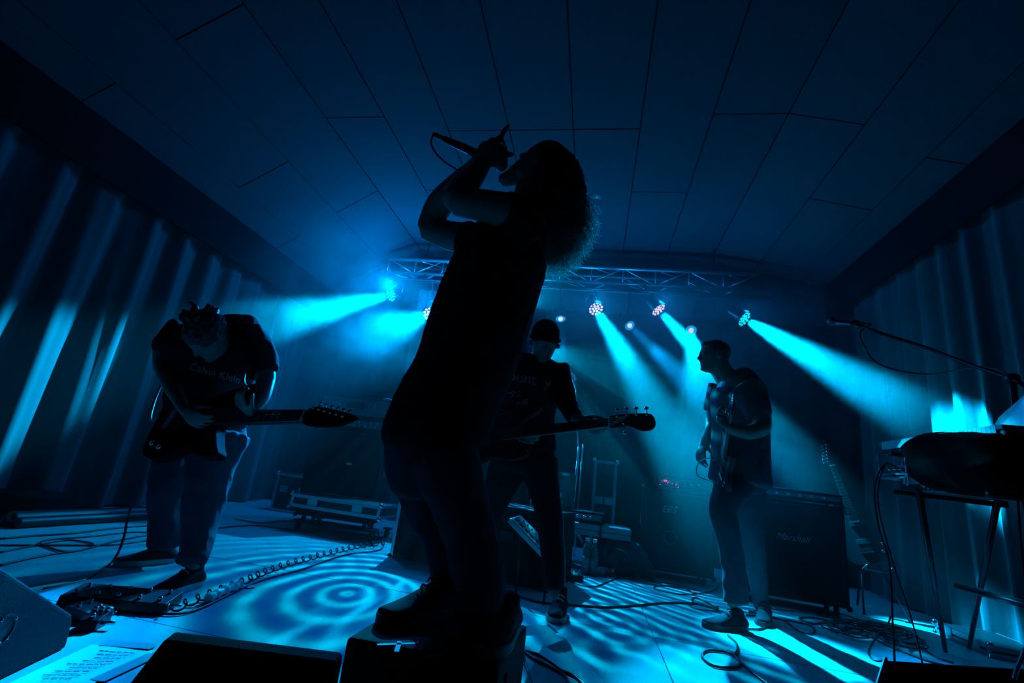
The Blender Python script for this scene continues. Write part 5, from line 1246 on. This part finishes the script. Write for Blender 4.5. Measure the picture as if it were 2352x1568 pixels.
cable('cable from the small pedal curving under the slumped bag', fc([(1312, 1336), (1340, 1345), (1370, 1346), (1400, 1334), (1425, 1327), (1470, 1332), (1530, 1338), (1600, 1352)]), .005)
cable('cable from the small pedal toward the bass rig', fc([(1340, 1316), (1400, 1322), (1440, 1328), (1500, 1342), (1560, 1350), (1610, 1356)]), .004)
cable('flattened loop of cable left of the short-haired guitarist', fc([(1600, 1364), (1560, 1364), (1515, 1356), (1502, 1348), (1525, 1344), (1570, 1350), (1600, 1362), (1640, 1354), (1660, 1330)]), .005)
cable('tangled loop of cable at the short-haired guitarist\'s heel', fc([(1660, 1404), (1610, 1400), (1585, 1390), (1600, 1384), (1650, 1398), (1600, 1372), (1590, 1380), (1620, 1392), (1650, 1392)]), .005)
cable('cable loop on the bright floor at the bottom, right of centre', fc([(1672, 1458), (1690, 1475), (1694, 1490), (1688, 1505), (1700, 1522), (1680, 1532), (1640, 1528), (1614, 1508), (1622, 1494), (1655, 1494), (1686, 1504), (1702, 1520), (1730, 1545), (1770, 1575)]), .006)
cable('upper of two cables running off the singer\'s box at the bottom', fc([(1206, 1494), (1240, 1504), (1270, 1522), (1295, 1540), (1320, 1552), (1345, 1575)]), .006)
cable('lower of two cables running off the singer\'s box at the bottom', fc([(1206, 1497), (1230, 1514), (1262, 1530), (1290, 1545), (1300, 1556), (1310, 1580)]), .006)
cable('cable dropping steeply beside the right edge of the singer\'s box', [fl(1203, 1505, .02), fl(1208, 1530), fl(1218, 1560), fl(1226, 1590)], .006)
cable('long cable loop right of the short-haired guitarist, larger', fc([(1714, 1412), (1760, 1414), (1800, 1424), (1830, 1446), (1860, 1455), (1872, 1448), (1860, 1436), (1810, 1424), (1770, 1418), (1720, 1402)]), .006)
cable('oval cable loop before the cable heap, smaller', fc([(1902, 1426), (1870, 1432), (1842, 1424), (1838, 1418), (1870, 1418), (1904, 1426), (1920, 1436)]), .006)
cable('cable arching from the guitarist\'s rear shoe toward the heap', fc([(1720, 1406), (1760, 1398), (1810, 1402), (1850, 1404), (1890, 1410), (1930, 1420)]), .004)
cable('short cable under the short-haired guitarist\'s rear shoe', fc([(1712, 1444), (1745, 1444), (1762, 1436), (1766, 1428)]), .006)
r_ = np.random.default_rng(12)
labs = ['flat', 'wide', 'narrow', 'long', 'small', 'twisted', 'stretched', 'rounded', 'bent', 'low', 'upper', 'lower', 'outer', 'inner']
for i in range(14):
    cx_, cy_ = 1925 + 155 * r_.random(), 0; cy_ = 1428 + (cx_ - 1925) * .22 + r_.uniform(-14, 14)
    a_, b_ = r_.uniform(24, 62), r_.uniform(6, 15); ph_ = r_.uniform(0, 6.28); P_ = []
    for k in range(22):
        an = ph_ + k * .42; rr = 1 + .18 * math.sin(2.3 * an + i)
        P_.append((cx_ + a_ * rr * math.cos(an), cy_ + b_ * rr * math.sin(an) + .2 * a_ * math.cos(an), .006 + .014 * r_.random() + .02 * (i % 4 == 0)))
    cable('black cable coil tangled in the cable heap by the right cabinet', fc(P_), .0045, group='tangled cable coils in the heap by the right cabinet', k=3)
cable('cable running from the heap toward the keyboard stand, upper', fc([(2010, 1450), (2060, 1468), (2110, 1484), (2150, 1508), (2190, 1522)]), .006)
cable('cable running from the heap toward the keyboard stand, lower', fc([(1990, 1458), (2040, 1482), (2090, 1502), (2140, 1520), (2190, 1532)]), .006)
cable('lead curling up out of the cable heap before the bottom right monitor', [fl(2046, 1414, .10), fl(2038, 1436, .03), fl(2015, 1462), fl(2000, 1484), fl(1996, 1502), fl(2010, 1518), fl(2035, 1516)], .006)
cable('thin pale lead curving at the bottom right corner', [at(2352, 1492, 2.0), at(2345, 1515, 1.95), at(2334, 1540, 1.92), at(2330, 1560, 1.9)], .006, 'aluminium')
# low trunk of cables and cloth along the foot of the left curtain
m = MB(); pts = catmull(fc([(20, 1192), (60, 1190), (140, 1186), (230, 1182), (300, 1178), (355, 1176)], z=.05), 4)
for off, rr in ((0, .05), (.06, .035), (-.05, .03)): m.tube([p + Vector((off, 0, -.05 + rr)) for p in pts], rr, 8)
tag(m.build('cable_bundle', 'black_plastic', smooth=True), 'thick dark bundle of cables lying along the foot of the left curtain', 'cable')
m = MB(); m.tube(catmull([fl(84, 1186), at(84, 1150, 3.4), at(105, 1140, 3.4), at(135, 1146, 3.35), at(143, 1152, 3.3), fl(150, 1190)], 6), .004, 6); tag(m.build('cable', 'aluminium', smooth=True), 'thin pale wire arching above the cable bundle at the far left', 'cable')
dk = fl(8, 1196); m = MB(LF(dk.x - .35, dk.y, 0, 15)); m.bx(0, .42, 0, .4, 0, .17); tag(m.build('black_box', 'tolex', bevel=.02), 'low black box at the left edge at the foot of the curtain', 'box')
# aluminium case lid lying flat under the keyboards
a = fl(2150, 1452); b_ = fl(2278, 1510); ya = math.degrees(math.atan2(b_.y - a.y, b_.x - a.x))
flight_case('flat case lid with metal edges on the floor behind the keyboard stand', LF(a.x, a.y, 0, ya), (b_ - a).length, .35, .07, z0=0, castors=False, name='case_lid')
for i, pxs in enumerate((((770, 1240), (820, 1236), (870, 1236), (884, 1228)), ((800, 1232), (850, 1226), (880, 1222)), ((850, 1248), (862, 1236), (860, 1222), (868, 1215), (872, 1235), (880, 1250)), ((860, 1255), (850, 1240), (856, 1228), (875, 1240)))):
    cable(['flat cable end lying at the left corner of the big case', 'farther cable end at the left corner of the big case', 'cable loop standing up beside the big case', 'smaller cable loop beside the big case'][i], fc(pxs, z=.01), .005)
for i, p_ in enumerate((((540, 1192), (600, 1200), (660, 1196), (740, 1206)), ((500, 1212), (580, 1206), (650, 1214), (720, 1222)))):
    cable(['faint cable on the dark floor before the low flight case, farther', 'faint cable on the dark floor before the low flight case, nearer'][i], fc(p_, z=.008), .006)
